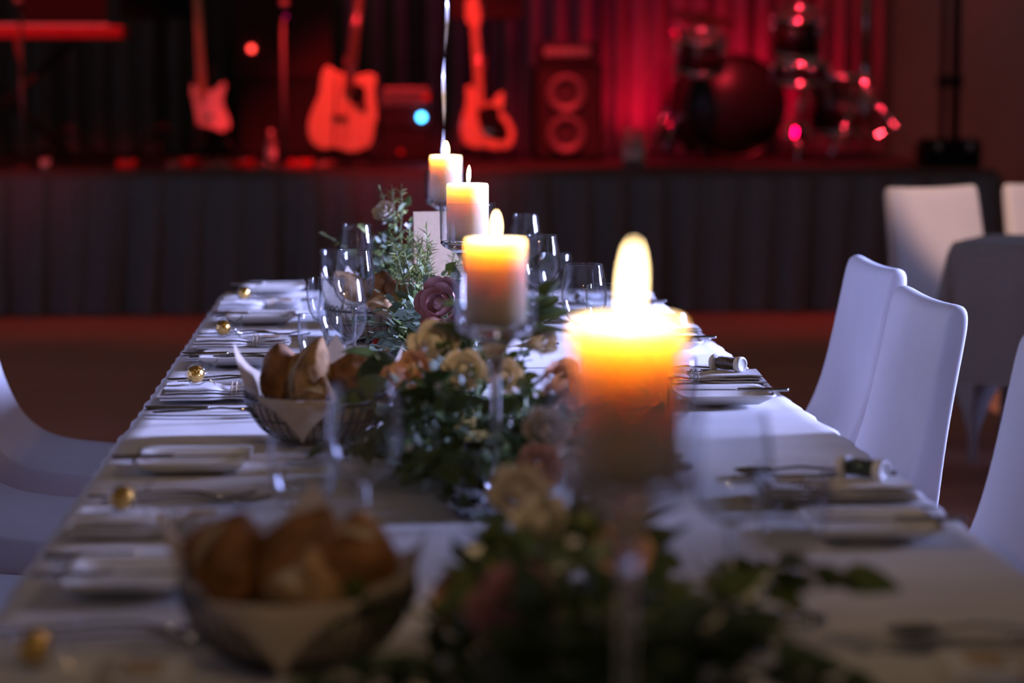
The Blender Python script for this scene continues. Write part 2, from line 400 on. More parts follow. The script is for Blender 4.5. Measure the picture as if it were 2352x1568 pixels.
# ------------------------------------------------------------------ things on the stage
def poly_from(px, y): return [(W(a, b, y).x, W(a, b, y).z) for a, b in px]
def smooth_poly(p, it=2):
    for _ in range(it):
        q = []
        for i in range(len(p)):
            a, b = p[i], p[(i + 1) % len(p)]
            q += [(a[0] * .75 + b[0] * .25, a[1] * .75 + b[1] * .25), (a[0] * .25 + b[0] * .75, a[1] * .25 + b[1] * .75)]
        p = q
    return p
def guitar(name, label, y, body, neck, thick, bodymat, neckmat, extra):
    pb = smooth_poly(poly_from(body, y)); cxm = sum(p[0] for p in pb) / len(pb)
    t = thing(name, label, 'guitar', (cxm, y, STAGE_Z))
    loc = lambda p: [(a - cxm, b - STAGE_Z) for a, b in p]
    MB().prism(loc(pb), -thick / 2, thick / 2).build('body', bodymat, t, bevel=0.008)
    (n0, n1, w) = neck
    a, b = W(*n0, y), W(*n1, y); a = Vector((a.x - cxm, 0, a.z - STAGE_Z)); b = Vector((b.x - cxm, 0, b.z - STAGE_Z))
    yy = -thick / 2 - 0.006
    side = (b - a).cross(Vector((0, 1, 0))).normalized() * w / 2
    q = [a - side, a + side, b + side * .8, b - side * .8]
    MB().prism([(p.x, p.z) for p in q], yy - 0.008, yy + 0.014).build('neck', neckmat, t, bevel=0.003)
    d = (b - a).normalized()
    h = [b - side * 0.9, b + side * 0.9, b + side * 1.9 + d * 0.05, b + side * 1.5 + d * 0.16, b - side * 1.0 + d * 0.18, b - side * 1.6 + d * 0.05]
    hd = MB().prism([(p.x, p.z) for p in h], yy, yy + 0.015).build('headstock', neckmat, t, bevel=0.003)
    for k in range(3):
        for sg in (-1, 1):
            c = b + d * (0.05 + 0.04 * k) + side * 2.0 * sg
            MB().sphere((c.x, yy, c.z), 0.009, 8, 6).build('tuning_peg', M['chrome'], hd)
    for (nm, px, off, m) in extra:
        pp = smooth_poly(loc(poly_from(px, y)))
        MB().prism(pp, -thick / 2 - 0.002 - off, -thick / 2 + 0.003).build(nm, m, t)
    sb = MB()
    for k in range(6):
        o_ = side * (k - 2.5) / 3.5
        p0 = a - d * 0.28 + o_; p1 = b + o_ * .7
        sb.tube([(p0.x, yy - 0.011, p0.z), (p1.x, yy - 0.011, p1.z)], 0.0006, 4)
    sb.build('strings', M['chrome'], t)
    lowz = min(p[1] for p in loc(pb))
    return t, cxm, lowz
def guitar_stand(label, x, y, low, thick):
    t = thing('guitar_stand', label, 'stand', (x, y, STAGE_Z))
    MB().tube([(0, 0.10, 0.62), (0, 0.16, 0.30), (0, 0.16, 0.10)], 0.011).build('post', M['blackmetal'], t)
    for a in (-1, 1):
        MB().tube([(0, 0.16, 0.26), (0.16 * a, 0.02, 0.011)], 0.010).build('leg', M['blackmetal'], t)
        MB().tube([(0, 0.15, low - 0.03), (0.09 * a, 0.10, low - 0.018), (0.09 * a, -thick / 2 - 0.02, low - 0.016), (0.09 * a, -thick / 2 - 0.025, low + 0.03)], 0.009).build('cradle_arm', M['blackmetal'], t)
    MB().tube([(0, 0.16, 0.26), (0, 0.30, 0.011)], 0.010).build('leg', M['blackmetal'], t)
y = 13.45
_, gx, lo = guitar('acoustic_guitar', 'acoustic guitar with cutaway lit red on a stand, neck leaning right', y,
    [(752, 148), (740, 165), (735, 195), (735, 215), (716, 255), (706, 290), (712, 325), (742, 346), (772, 338), (800, 352), (842, 345), (858, 322), (860, 290), (868, 270), (862, 235), (860, 205), (868, 178), (850, 167), (826, 174), (808, 176), (790, 170), (772, 165)],
    ((800, 215), (828, -30), 0.055), 0.10, M['spruce'], M['mahogany'],
    [('sound_hole', [(808, 190), (838, 196), (842, 225), (828, 245), (806, 238), (800, 210)], 0.001, M['black']),
     ('pickguard', [(828, 238), (842, 225), (842, 262), (825, 252), (812, 246)], 0.003, M['mahogany']),
     ('bridge', [(762, 262), (800, 266), (800, 276), (762, 272)], 0.008, M['mahogany']),
     ('strap', [(772, 168), (777, 168), (769, 335), (763, 335)], 0.008, M['mahogany'])])
guitar_stand('black stand holding the acoustic guitar', gx, y, lo, 0.10)
y = 14.6
_, gx, lo = guitar('electric_guitar', 'cream electric guitar with two horns lit red beside the dark red cabinet', y,
    [(437, 197), (448, 192), (456, 213), (475, 211), (495, 206), (511, 187), (520, 191), (516, 212), (510, 235), (520, 258), (529, 280), (528, 298), (512, 304), (498, 298), (478, 291), (455, 289), (449, 265), (446, 240), (440, 215)],
    ((466, 225), (452, -30), 0.05), 0.045, M['guitarwhite'], M['maple'],
    [('pickguard', [(460, 222), (492, 216), (498, 240), (490, 262), (466, 268)], 0.002, M['capwhite']),
     ('bridge', [(468, 266), (488, 262), (490, 272), (470, 276)], 0.008, M['chrome'])])
guitar_stand('black stand holding the cream electric guitar', gx, y, lo, 0.045)
y = 14.2
_, gx, lo = guitar('electric_guitar', 'electric guitar with dark pickguard standing left of the bass amplifier', y,
    [(1068, 200), (1085, 195), (1092, 218), (1110, 236), (1130, 238), (1148, 210), (1158, 214), (1156, 238), (1150, 255), (1170, 275), (1184, 305), (1175, 336), (1148, 346), (1110, 336), (1085, 341), (1065, 330), (1057, 300), (1060, 275), (1068, 250), (1072, 225)],
    ((1103, 250), (1090, 62), 0.052), 0.045, M['spruce'], M['maple'],
    [('pickguard', [(1096, 236), (1130, 244), (1150, 246), (1144, 268), (1166, 288), (1168, 325), (1122, 318), (1104, 296), (1096, 268)], 0.002, M['black']),
     ('bridge', [(1108, 296), (1132, 298), (1132, 308), (1108, 306)], 0.008, M['chrome'])])
guitar_stand('black stand holding the electric guitar with dark pickguard', gx, y, lo, 0.045)

def on_stage(name, label, cat, px, y, group=None, rot=0):
    return thing(name, label, cat, (W(px, 300, y).x, y, STAGE_Z), rot, group)
def music_stand(label, px, y, w, zlow, rot=0.0):
    t = on_stage('music_stand', label, 'music stand', px, y, 'music stands', rot)
    zl = zlow - STAGE_Z
    m = Matrix.Rotation(math.radians(-16), 3, 'X')
    MB().box((0, 0.05, zl + 0.17), (w, 0.012, 0.34), m).build('desk', M['black'], t, bevel=0.004)
    MB().box((0, -0.03, zl), (w, 0.07, 0.010)).build('lip', M['black'], t)
    MB().tube([(0, 0.07, zl + 0.15), (0, 0.10, zl + 0.02), (0, 0.10, 0.18)], 0.011).build('pole', M['blackmetal'], t)
    for k in range(3):
        a = k * 2.094 + 0.5
        MB().tube([(0, 0.10, 0.22), (0.24 * math.cos(a), 0.10 + 0.24 * math.sin(a), 0.012)], 0.009).build('leg', M['blackmetal'], t)
music_stand('black music stand rising behind the red keyboard', 150, 14.3, 0.50, W(150, 52, 14.3).z)
music_stand('black music stand between the keyboard and the cream electric guitar', 372, 15.1, 0.50, W(372, 42, 15.1).z)
music_stand('black music stand behind the neck of the dark pickguard guitar', 1120, 14.75, 0.44, W(1120, 44, 14.75).z)
# keyboard
y = 13.75
t = thing('stage_keyboard', 'red stage keyboard on a black crossed stand at far left', 'keyboard', (W(20, 80, y).x, y, STAGE_Z))
kz = W(20, 90, y).z - STAGE_Z
MB().box((0, 0, kz + 0.035), (1.30, 0.34, 0.07)).build('body', M['redlacquer'], t, bevel=0.008)
ky = MB()
for k in range(44): ky.box((-0.57 + k * 0.0262, -0.085, kz + 0.076), (0.0235, 0.15, 0.014))
ky.build('white_keys', M['capwhite'], t)['kind'] = 'stuff'
bk = MB()
for k in range(43):
    if k % 7 not in (2, 6): bk.box((-0.557 + k * 0.0262, -0.055, kz + 0.086), (0.013, 0.09, 0.014))
bk.build('black_keys', M['black'], t)['kind'] = 'stuff'
MB().box((0, 0.09, kz + 0.073), (1.2, 0.12, 0.008)).build('control_panel', M['black'], t)
for s in (-1, 1):
    MB().tube([(-0.38 * s, s * 0.03, kz), (0.38 * s, s * 0.03, 0.02)], 0.018).build('stand_leg', M['blackmetal'], t)
for s in (-1, 1):
    MB().tube([(0.38 * s, -0.16, 0.018), (0.38 * s, 0.16, 0.018)], 0.018).build('stand_foot', M['blackmetal'], t)
def mic_stand(label, px, y, py_top, boom=False):
    t = on_stage('microphone_stand', label, 'microphone stand', px, y, 'microphone stands')
    h = W(px, py_top, y).z - STAGE_Z
    MB().lathe([(0, 0), (0.125, 0), (0.125, 0.012), (0.05, 0.025), (0.014, 0.03), (0, 0.03)], 24).build('base', M['blackmetal'], t)
    MB().tube([(0, 0, 0.02), (0, 0, h)], 0.010).build('pole', M['silvergrille'], t)
    MB().tube([(0, 0, h), (0.0, -0.03, h + 0.03), (0.01, -0.12, h + 0.05)], [0.014, 0.013, 0.019], 10).build('microphone', M['blackmetal'], t)
    MB().sphere((0.012, -0.15, h + 0.055), 0.026, 12, 8).build('microphone_grille', M['silvergrille'], t)
    if boom: MB().tube([(0, 0, h - 0.03), (-0.02, -0.04, h - 0.18), (0.01, -0.02, h - 0.35)], 0.006).build('cable', M['redlacquer'], t)
mic_stand('microphone stand with a looped cable in front of the keyboard', 52, 13.35, 30, True)
mic_stand('microphone stand between cream electric guitar and acoustic guitar', 652, 13.6, 34)
# cabinets
def cabinet(name, label, cat, px0, px1, py0, py1, y, dep, m, front, group=None):
    a = W(px0, py1, y); b = W(px1, py0, y); w = b.x - a.x; h = b.z - a.z
    t = thing(name, label, cat, ((a.x + b.x) / 2, y, a.z), 0, group)
    MB().box((0, dep / 2, h / 2), (w, dep, h)).build('box', m, t, bevel=0.012)
    MB().box((0, -0.004, h / 2), (w * 0.92, 0.012, h * 0.88)).build('grille', front, t, bevel=0.004)
    for sx in (-1, 1):
        MB().box((sx * (w / 2 - 0.012), 0.0, h - 0.012), (0.03, 0.02, 0.03)).build('corner_cap', M['blackmetal'], t)
    return t, w, h
y = 15.2
zt = W(650, 178, y).z
t, w, h = cabinet('speaker_cabinet', 'black lower speaker cabinet under the dark red one', 'speaker', 545, 755, 180, 362, y, 0.35, M['black'], M['grille'])
t.location.z = STAGE_Z + 0.001
for c in t.children: c.scale.z = (zt - STAGE_Z - 0.004) / h
t, w, h = cabinet('speaker_cabinet', 'dark red speaker cabinet with a round red lamp between guitars', 'speaker', 540, 760, -20, 178, y, 0.34, mat('dark_red_vinyl', (0.05, 0.004, 0.008), 0.6, var=0.15), mat('dark_red_grille', (0.04, 0.004, 0.007), 0.8, var=0.2, scale=90))
t.location.z = zt
p = W(578, 112, y); MB().sphere((p.x - t.location.x, -0.02, p.z - zt), 0.020, 12, 8).build('indicator_lamp', M['led_red'], t)
p = W(655, 38, y); MB().sphere((p.x - t.location.x, -0.02, p.z - zt), 0.010, 12, 8).build('indicator_lamp', mat_emit('dim_magenta_lamp', (0.9, 0.0, 0.25), 1.0), t)
y = 14.4
specs = [(872, 992, 292, 366, 'lower dark amplifier case under the rack beside the acoustic guitar', M['black'], M['grille']),
         (872, 992, 240, 290, 'black rack unit with a glowing blue lamp', M['black'], M['grille']),
         (870, 993, 190, 238, 'silver fronted amplifier on top of the rack beside the acoustic guitar', M['blackmetal'], M['silvergrille'])]
zb = STAGE_Z + 0.001
for i, (a, b, c, d, lb, m1, m2) in enumerate(specs):
    t, w, h = cabinet('amplifier', lb, 'amplifier', a, b, c, d, y, 0.32, m1, m2)
    t.location.z = zb; zb += h + 0.002
    if i == 1:
        MB().sphere((W(968, 269, y).x - t.location.x, -0.014, W(968, 269, y).z - t.location.z), 0.021, 14, 10).build('blue_lamp', M['led_blue'], t)
    if i == 2:
        for k in range(5): MB().box((0, -0.013, h * (0.2 + 0.14 * k)), (w * 0.86, 0.008, 0.006)).build('front_slat', M['silvergrille'], t)
        MB().lathe([(0, 0), (0.024, 0), (0.022, 0.02), (0, 0.02)], 16, (w * 0.38, -0.01, h * 0.42), mtx=Matrix.Rotation(math.pi / 2, 3, 'X')).build('volume_knob', M['redlacquer'], t)
    if i == 0:
        MB().lathe([(0, 0), (0.018, 0), (0.016, 0.02), (0, 0.02)], 16, (-w * 0.1, -0.01, h * 0.3), mtx=Matrix.Rotation(math.pi / 2, 3, 'X')).build('volume_knob', M['redlacquer'], t)
# bass stack
y = 14.5
t, w, h = cabinet('bass_cabinet', 'black bass cabinet with two round speakers, under the amplifier head', 'speaker', 1230, 1386, 142, 364, y, 0.38, M['black'], M['grille'])
t.location.z = STAGE_Z + 0.001; hb = h
for py in (216, 310):
    zc = W(1300, py, y).z - t.location.z
    sp = MB().lathe([(0.115, 0), (0.118, 0.012), (0.105, 0.020), (0.092, 0.018), (0.078, 0.010), (0.045, -0.018), (0.04, -0.020), (0.034, -0.006), (0, 0.002)], 40, (W(1300, py, y).x - t.location.x, -0.012, zc), mtx=Matrix.Rotation(math.pi / 2, 3, 'X')).build('speaker_cone', M['cone'], t)
t2, w2, h2 = cabinet('bass_amplifier_head', 'bass amplifier head with a lit panel on the bass cabinet', 'amplifier', 1240, 1372, 88, 140, y, 0.32, M['black'], M['grille'])
t2.location.z = STAGE_Z + 0.003 + hb
MB().box((-0.01, -0.016, h2 * 0.55), (w2 * 0.80, 0.012, h2 * 0.38)).build('control_panel', M['silvergrille'], t2)
for k in range(6): MB().lathe([(0, 0), (0.011, 0), (0.009, 0.018), (0, 0.018)], 12, (-w2 * 0.34 + k * 0.045, -0.02, h2 * 0.52), mtx=Matrix.Rotation(math.pi / 2, 3, 'X')).build('knob', M['chrome'], t2)
# drums
def drum(name, label, c, r, depth, axis, shell, front, tilt=0.0, lugs=8, group=None, yaw=0.0, floorlegs=False):
    # axis 'y' (bass drum facing the hall) or 'z'
    rot = Euler((math.pi / 2 if axis == 'y' else tilt, 0, yaw), 'XYZ')
    t = thing(name, label, 'drum', c, 0, group)
    R = rot.to_matrix()
    d = depth / 2
    MB().lathe([(r, -d), (r, d)], 40, mtx=R).build('shell', shell, t, solid=0.006)
    for s in (-1, 1):
        MB().lathe([(0, s * (d + 0.001)), (r * 0.985, s * (d + 0.001)), (r * 0.985, s * (d - 0.004))], 40, mtx=R).build('drumhead', front, t)
        MB().lathe([(r + 0.002, s * (d - 0.02)), (r + 0.014, s * (d - 0.02)), (r + 0.014, s * (d + 0.012)), (r - 0.002, s * (d + 0.012))], 40, mtx=R, closed=True).build('hoop', M['chrome'] if axis == 'z' else shell, t)
    for k in range(lugs):
        a = 2 * math.pi * k / lugs + 0.2
        px_, py_ = (r + 0.016) * math.cos(a), (r + 0.016) * math.sin(a)
        MB().tube([R @ Vector((px_, py_, -d * 0.9)), R @ Vector((px_, py_, d * 0.9))], 0.005, 6).build('tension_rod', M['chrome'], t)
        MB().sphere(R @ Vector((px_, py_, d * 0.45)), 0.016, 10, 6).build('lug', M['chrome'], t)
    return t
y = 14.9
c = W(1680, 270, y)
bd = drum('bass_drum', 'large black bass drum facing the hall', (c.x, y + 0.2, STAGE_Z + 0.325), 0.31, 0.40, 'y', M['drumshell'], M['drumhead'], yaw=0.15)
for s in (-1, 1): MB().tube([(0.30 * s, -0.1, -0.02), (0.44 * s, -0.2, -0.318)], 0.009).build('spur', M['chrome'], bd)
for px, py, r, d, lb in [(1838, 76, 0.150, 0.24, 'rack tom with bright chrome lugs above the bass drum'), (1618, 122, 0.135, 0.20, 'small rack tom left of the bass drum top')]:
    y = 15.0 if px > 1700 else 14.5
    c = W(px, py, y); t = drum('tom_drum', lb, (c.x, y + 0.1, c.z), r, d, 'z', M['drumshell'], M['whitehead'], tilt=0.30, lugs=6, group='rack toms')
    MB().tube([(0, 0.1, -d / 2 + .01), (0.17, 0.46, -0.02)] if px < 1700 else [(0, 0.1, -d / 2), (-0.13, 0.10, -d / 2 - 0.24)], 0.011).build('mount', M['chrome'], t)
c = W(1838, 168, 14.5)
t = drum('snare_drum', 'snare drum on a stand below the chrome tom', (c.x, 14.5, c.z), 0.165, 0.12, 'z', M['drumshell'], M['whitehead'], tilt=0.08, lugs=8)
zz = STAGE_Z - c.z
MB().tube([(0, 0, -0.07), (0, 0, zz + 0.2)], 0.012).build('stand_post', M['chrome'], t)
for k in range(3):
    a = 2.094 * k + 0.3
    MB().tube([(0, 0, zz + 0.24), (0.22 * math.cos(a), 0.22 * math.sin(a), zz + 0.01)], 0.008).build('stand_leg', M['chrome'], t)
c = W(1930, 250, 15.4)
t = drum('floor_tom', 'floor tom standing right of the bass drum', (c.x, 15.4, STAGE_Z + 0.33), 0.19, 0.36, 'z', M['drumshell'], M['whitehead'], lugs=8)
for k in range(3):
    a = 2.094 * k + 0.5
    MB().tube([(0.205 * math.cos(a), 0.205 * math.sin(a), 0.05), (0.205 * math.cos(a), 0.205 * math.sin(a), -0.30), (0.24 * math.cos(a), 0.24 * math.sin(a), -0.322)], 0.006).build('leg', M['chrome'], t)
def cymbal_stand(label, px, y, ztop, rc, boom, tilt, legs=0.33):
    t = on_stage('cymbal_stand', label, 'cymbal stand', px, y, 'cymbal stands')
    h = ztop - STAGE_Z
    MB().tube([(0, 0, 0.08), (0, 0, 0.55)], 0.017).build('lower_tube', M['chrome'], t)
    MB().tube([(0, 0, 0.5), (0, 0, h)], 0.012).build('upper_tube', M['chrome'], t)
    MB().lathe([(0.022, -0.025), (0.026, 0), (0.022, 0.025)], 16, (0, 0, 0.55)).build('clamp', M['chrome'], t)
    b = Vector((boom, 0, h + abs(boom) * 0.5))
    if boom: MB().tube([(-boom * 0.25, 0, h - abs(boom) * 0.12), b], 0.009).build('boom_arm', M['chrome'], t)
    cyb = MB().lathe([(0, 0.022), (0.02, 0.021), (0.034, 0.014), (0.05, 0.010), (rc * 0.6, 0.004), (rc, -0.012)], 40, b, mtx=Euler((tilt, tilt * 0.6, 0)).to_matrix()).build('cymbal', M['brass'], t)
    for k in range(3):
        a = 2.094 * k - 0.35
        m = Vector((legs * 0.55 * math.cos(a), legs * 0.55 * math.sin(a), 0.22))
        e = Vector((legs * math.cos(a), legs * math.sin(a), 0.012))
        lg = MB().tube([(0.0, 0, 0.42), m, e], 0.008).build('leg', M['chrome'], t)
        MB().tube([(0, 0, 0.12), m], 0.006).build('strut', M['chrome'], lg)
        MB().sphere(e, 0.014, 8, 6).build('rubber_foot', M['black'], lg)
cymbal_stand('chrome cymbal stand left of the bass drum', 1552, 15.62, W(1552, 66, 15.62).z, 0.23, 0.16, 0.25, 0.24)
cymbal_stand('tall chrome cymbal stand on a tripod at the stage right', 1985, 14.3, 1.95, 0.25, -0.2, 0.3, 0.34)
cymbal_stand('short chrome stand with small cymbal behind the snare', 1845, 15.6, W(1700, -45, 15.6).z, 0.20, 0.0, 0.12, 0.22)
t = on_stage('drum_stool', 'round black drum stool behind the bass drum', 'stool', 1745, 15.65)
MB().lathe([(0, 0.50), (0.15, 0.50), (0.165, 0.52), (0.165, 0.56), (0.15, 0.585), (0, 0.59)], 28).build('seat', M['black'], t)
MB().tube([(0, 0, 0.1), (0, 0, 0.5)], 0.016).build('post', M['chrome'], t)
for k in range(3):
    a = 2.094 * k
    MB().tube([(0, 0, 0.28), (0.22 * math.cos(a), 0.22 * math.sin(a), 0.012)], 0.009).build('leg', M['chrome'], t)
# lighting stands and case at stage right
for px, lb, ht in [(2164, 'slim black lighting pole left of its twin, at stage right', 2.0), (2193, 'thicker black lighting pole in front of the red wall', 2.0)]:
    y = 13.9 if px < 2180 else 14.1
    t = on_stage('lighting_pole', lb, 'pole', px, y, 'lighting poles')
    r = 0.016 if px < 2180 else 0.026
    MB().tube([(0, 0, 0.10), (0, 0, ht)], r, 10).build('tube', M['blackmetal'], t)
    MB().lathe([(r, -0.04), (r + 0.018, -0.03), (r + 0.018, 0.03), (r, 0.04)], 12, (0, 0, 0.48)).build('clamp', M['blackmetal'], t)
    MB().box((0, 0, 0.05), (0.1, 0.1, 0.1)).build('foot_block', M['blackmetal'], t, bevel=0.006)
t = on_stage('equipment_case', 'flat black equipment case lying at the right stage end', 'case', 2180, 13.5)
MB().box((0, 0, 0.065), (0.32, 0.24, 0.13)).build('body', M['black'], t, bevel=0.01)
MB().box((0, -0.001, 0.145), (0.31, 0.23, 0.025)).build('lid', M['black'], t, bevel=0.008)
for s in (-1, 1): MB().box((s * 0.09, -0.125, 0.12), (0.03, 0.012, 0.04)).build('latch', M['chrome'], t)
# bottles, cup, pedals at the stage front
def bottle(label, px, y, h, r, m, capm):
    t = on_stage('drinks_bottle', label, 'bottle', px, y)
    MB().lathe([(0, 0), (r, 0), (r, h * .62), (r * .9, h * .7), (r * .4, h * .84), (r * .36, h), (0, h)], 20).build('body', m, t)
    MB().lathe([(r * .42, h * .93), (r * .42, h * 1.01), (0, h * 1.01)], 16).build('cap', capm, t)
    MB().lathe([(r * 1.01, h * .22), (r * 1.01, h * .5)], 20).build('label_band', M['capwhite'], t)
bottle('pale water bottle standing at the stage edge left of the drums', 1466, 13.25, 0.22, 0.036, M['plasticcup'], M['redlacquer'])
bottle('pale bottle behind another bottle left of the drums', 1444, 13.4, 0.21, 0.034, M['plasticcup'], M['capwhite'])
bottle('grey bottle on the stage left of the acoustic guitar', 622, 13.9, 0.20, 0.032, M['silvergrille'], M['capwhite'])
def pedal(label, px, y, w, d, h, m, rot):
    t = on_stage('effect_pedal', label, 'effect pedal', px, y, 'effect pedals', rot)
    MB().prism([(-d / 2, 0), (d / 2, 0), (d / 2, h), (-d / 2, h * .55)], -w / 2, w / 2, mtx=Matrix.Rotation(math.pi / 2, 3, 'Z')).build('housing', m, t, bevel=0.004)
    MB().lathe([(0, 0), (0.010, 0), (0.010, 0.016), (0, 0.016)], 12, (0, -d * .22, h * .68)).build('foot_switch', M['chrome'], t)
    for s in (-1, 1): MB().lathe([(0, 0), (0.008, 0), (0.007, 0.014), (0, 0.014)], 10, (s * w * .22, d * .25, h * .86)).build('knob', M['black'], t)
pl = [(398, 13.28, 'reddish pedal at the stage edge under the cream guitar'), (428, 13.42, 'small pale pedal just right of the reddish pedal'),
      (500, 13.25, 'wide flat pedal in the row at stage edge'), (560, 13.35, 'pedal left of the grey bottle at stage edge'),
      (612, 13.2, 'red lit pedal in front of the grey bottle'), (688, 13.2, 'bright pedal left of the acoustic guitar foot'), (742, 13.25, 'pale pedal beneath the acoustic guitar'),
      (290, 13.2, 'dark red pedal farthest left on the stage edge')]
for i, (px, yy, lb) in enumerate(pl):
    pedal(lb, px, yy, 0.07 + 0.03 * (i % 3), 0.12, 0.045 + 0.012 * (i % 2), M['pedal'] if i % 2 == 0 else M['redlacquer'], random.uniform(-.5, .5))
t = on_stage('paper_cup', 'small pale cup at the stage edge below the keyboard', 'cup', 102, 13.12)
MB().lathe([(0, 0.001), (0.022, 0.001), (0.028, 0.06), (0.026, 0.06), (0.0205, 0.004), (0, 0.004)], 20).build('wall', M['capwhite'], t)
MB().lathe([(0.0275, 0.058), (0.030, 0.060), (0.0275, 0.063)], 20, closed=True).build('rim', M['capwhite'], t)
for px, yy, lb in [(250, 13.5, 'black cable looping over the stage left of the cream guitar'), (830, 13.2, 'black cable curling on the stage below the acoustic guitar'), (1560, 13.4, 'black cable lying before the bass drum')]:
    pts = []
    r_ = random.Random(px)
    for k in range(60):
        a = k * 0.35
        pts.append((0.10 * math.cos(a) * (1 + .3 * math.sin(k * .21)) + k * 0.008 - .2, 0.07 * math.sin(a) * (1 + .2 * math.cos(k * .3)), 0.008 + 0.004 * (k % 3 == 0)))
    o = MB().tube(pts, 0.004, 6).build('stage_cable', M['black'])
    o.location = (W(px, 300, yy).x, yy, STAGE_Z); tag(o, lb, 'cable')
# ------------------------------------------------------------------ tables and cloths
TX0, TX1, TZ = -0.342, 0.655, 0.75
def banquet_table(label, x0, x1, y0, y1, z, pivot=None, rot=0.0):
    c = Vector(((x0 + x1) / 2, (y0 + y1) / 2, 0))
    if pivot: c = Vector(pivot) + Matrix.Rotation(rot, 3, 'Z') @ c
    t = thing('banquet_table', label, 'table', c, rot)
    w, d = x1 - x0 - 0.01, y1 - y0 - 0.01
    MB().box((0, 0, z - 0.018), (w, d, 0.028)).build('table_top', M['mahogany'], t, bevel=0.004)
    for sx in (-1, 1):
        for sy in (-1, 1):
            MB().tube([(sx * (w / 2 - 0.27), sy * (d / 2 - 0.15), 0), (sx * (w / 2 - 0.25), sy * (d / 2 - 0.12), z - 0.032)], 0.02, 10).build('leg', M['blackmetal'], t)
def cloth(name, label, x0, x1, y0, y1, z, drop, m, step=0.02, seed=1, amp=0.0022, corner_drop=0.25, noend0=False, noend1=False):
    from mathutils import noise
    nx = int((x1 - x0 + 2 * drop) / step); ny = int((y1 - y0 + 2 * drop) / step)
    ey0 = y0 - (0 if noend0 else drop); ey1 = y1 + (0 if noend1 else drop)
    ny = int((ey1 - ey0) / step)
    def fn(u, v):
        gx = x0 - drop + u * (x1 - x0 + 2 * drop); gy = ey0 + v * (ey1 - ey0)
        cx_, cy_ = min(max(gx, x0), x1), min(max(gy, y0), y1)
        ox, oy = gx - cx_, gy - cy_
        d = max(abs(ox), abs(oy)) + corner_drop * min(abs(ox), abs(oy))
        p = Vector((cx_, cy_, z))
        nz = noise.noise(Vector((gx * 5, gy * 9, seed))) + .5 * noise.noise(Vector((gx * 13, gy * 22, seed)))
        p.z += amp * nz
        # pressed-in fold lines of the ironed cloth
        for fy in (0.31, 0.62):
            q = (gy - (y0 + (y1 - y0) * fy)) / 0.008; p.z += 0.0016 * math.exp(-q * q)
        if d > 0:
            r = 0.008
            if ox or oy:
                l = math.hypot(ox, oy); dirx, diry = ox / l, oy / l
            a = min(d / r, math.pi / 2)
            out = r * math.sin(a); down = r * (1 - math.cos(a)) + max(0, d - r * math.pi / 2)
            s = gx * 1.0 if abs(oy) > abs(ox) else gy
            wav = 0.5 + 0.5 * math.sin(s * 17 + 3 * math.sin(s * 3.1 + seed))
            fl = out + (0.002 + 0.05 * wav * min(1, d / drop)) * min(1, d / 0.05) + 0.002 * math.sin(s * 60 + seed)
            if ox and oy: fl += 0.04 * d / drop
            p.x += dirx * fl; p.y += diry * fl; p.z -= down
        return p
    o = MB().grid(fn, nx, ny).build(name, m)
    return tag(o, label, 'tablecloth')
banquet_table('long banquet table half nearer the stage, under a white cloth', TX0 + .004, TX1 - .004, 3.55, 5.715, TZ - .003)
banquet_table('long banquet table half nearer the camera, under a white cloth', TX0 + .004, TX1 - .004, 0.85, 3.545, TZ - .003)
cloth('tablecloth', 'white tablecloth on the table end nearer the stage', TX0, TX1, 3.30, 5.72, TZ, 0.235, M['cloth'], seed=1, noend0=True)
cloth('tablecloth', 'white tablecloth on the near half of the long table', TX0 - .002, TX1 + .002, 0.85, 3.42, TZ + 0.002, 0.235, M['cloth'], seed=5, noend1=True)
# neighbouring table on the right
NP = (W(2190, 556, 7.4).x, 7.4, 0); NX0, NY0, NX1, NY1 = 0, 0, 1.3, 0.46
banquet_table('neighbouring table on the right under a grey white cloth', NX0 + .006, NX1 - .006, NY0 + .006, NY1 - .006, TZ - .003, NP, -0.49)
cloth('tablecloth', 'grey white tablecloth hanging from the neighbouring table at right', NX0, NX1, NY0, NY1, TZ, 0.44, M['greycloth'], seed=9, corner_drop=0.4)
bpy.data.objects['tablecloth.002'].location = NP; bpy.data.objects['tablecloth.002'].rotation_euler = (0, 0, -0.49)

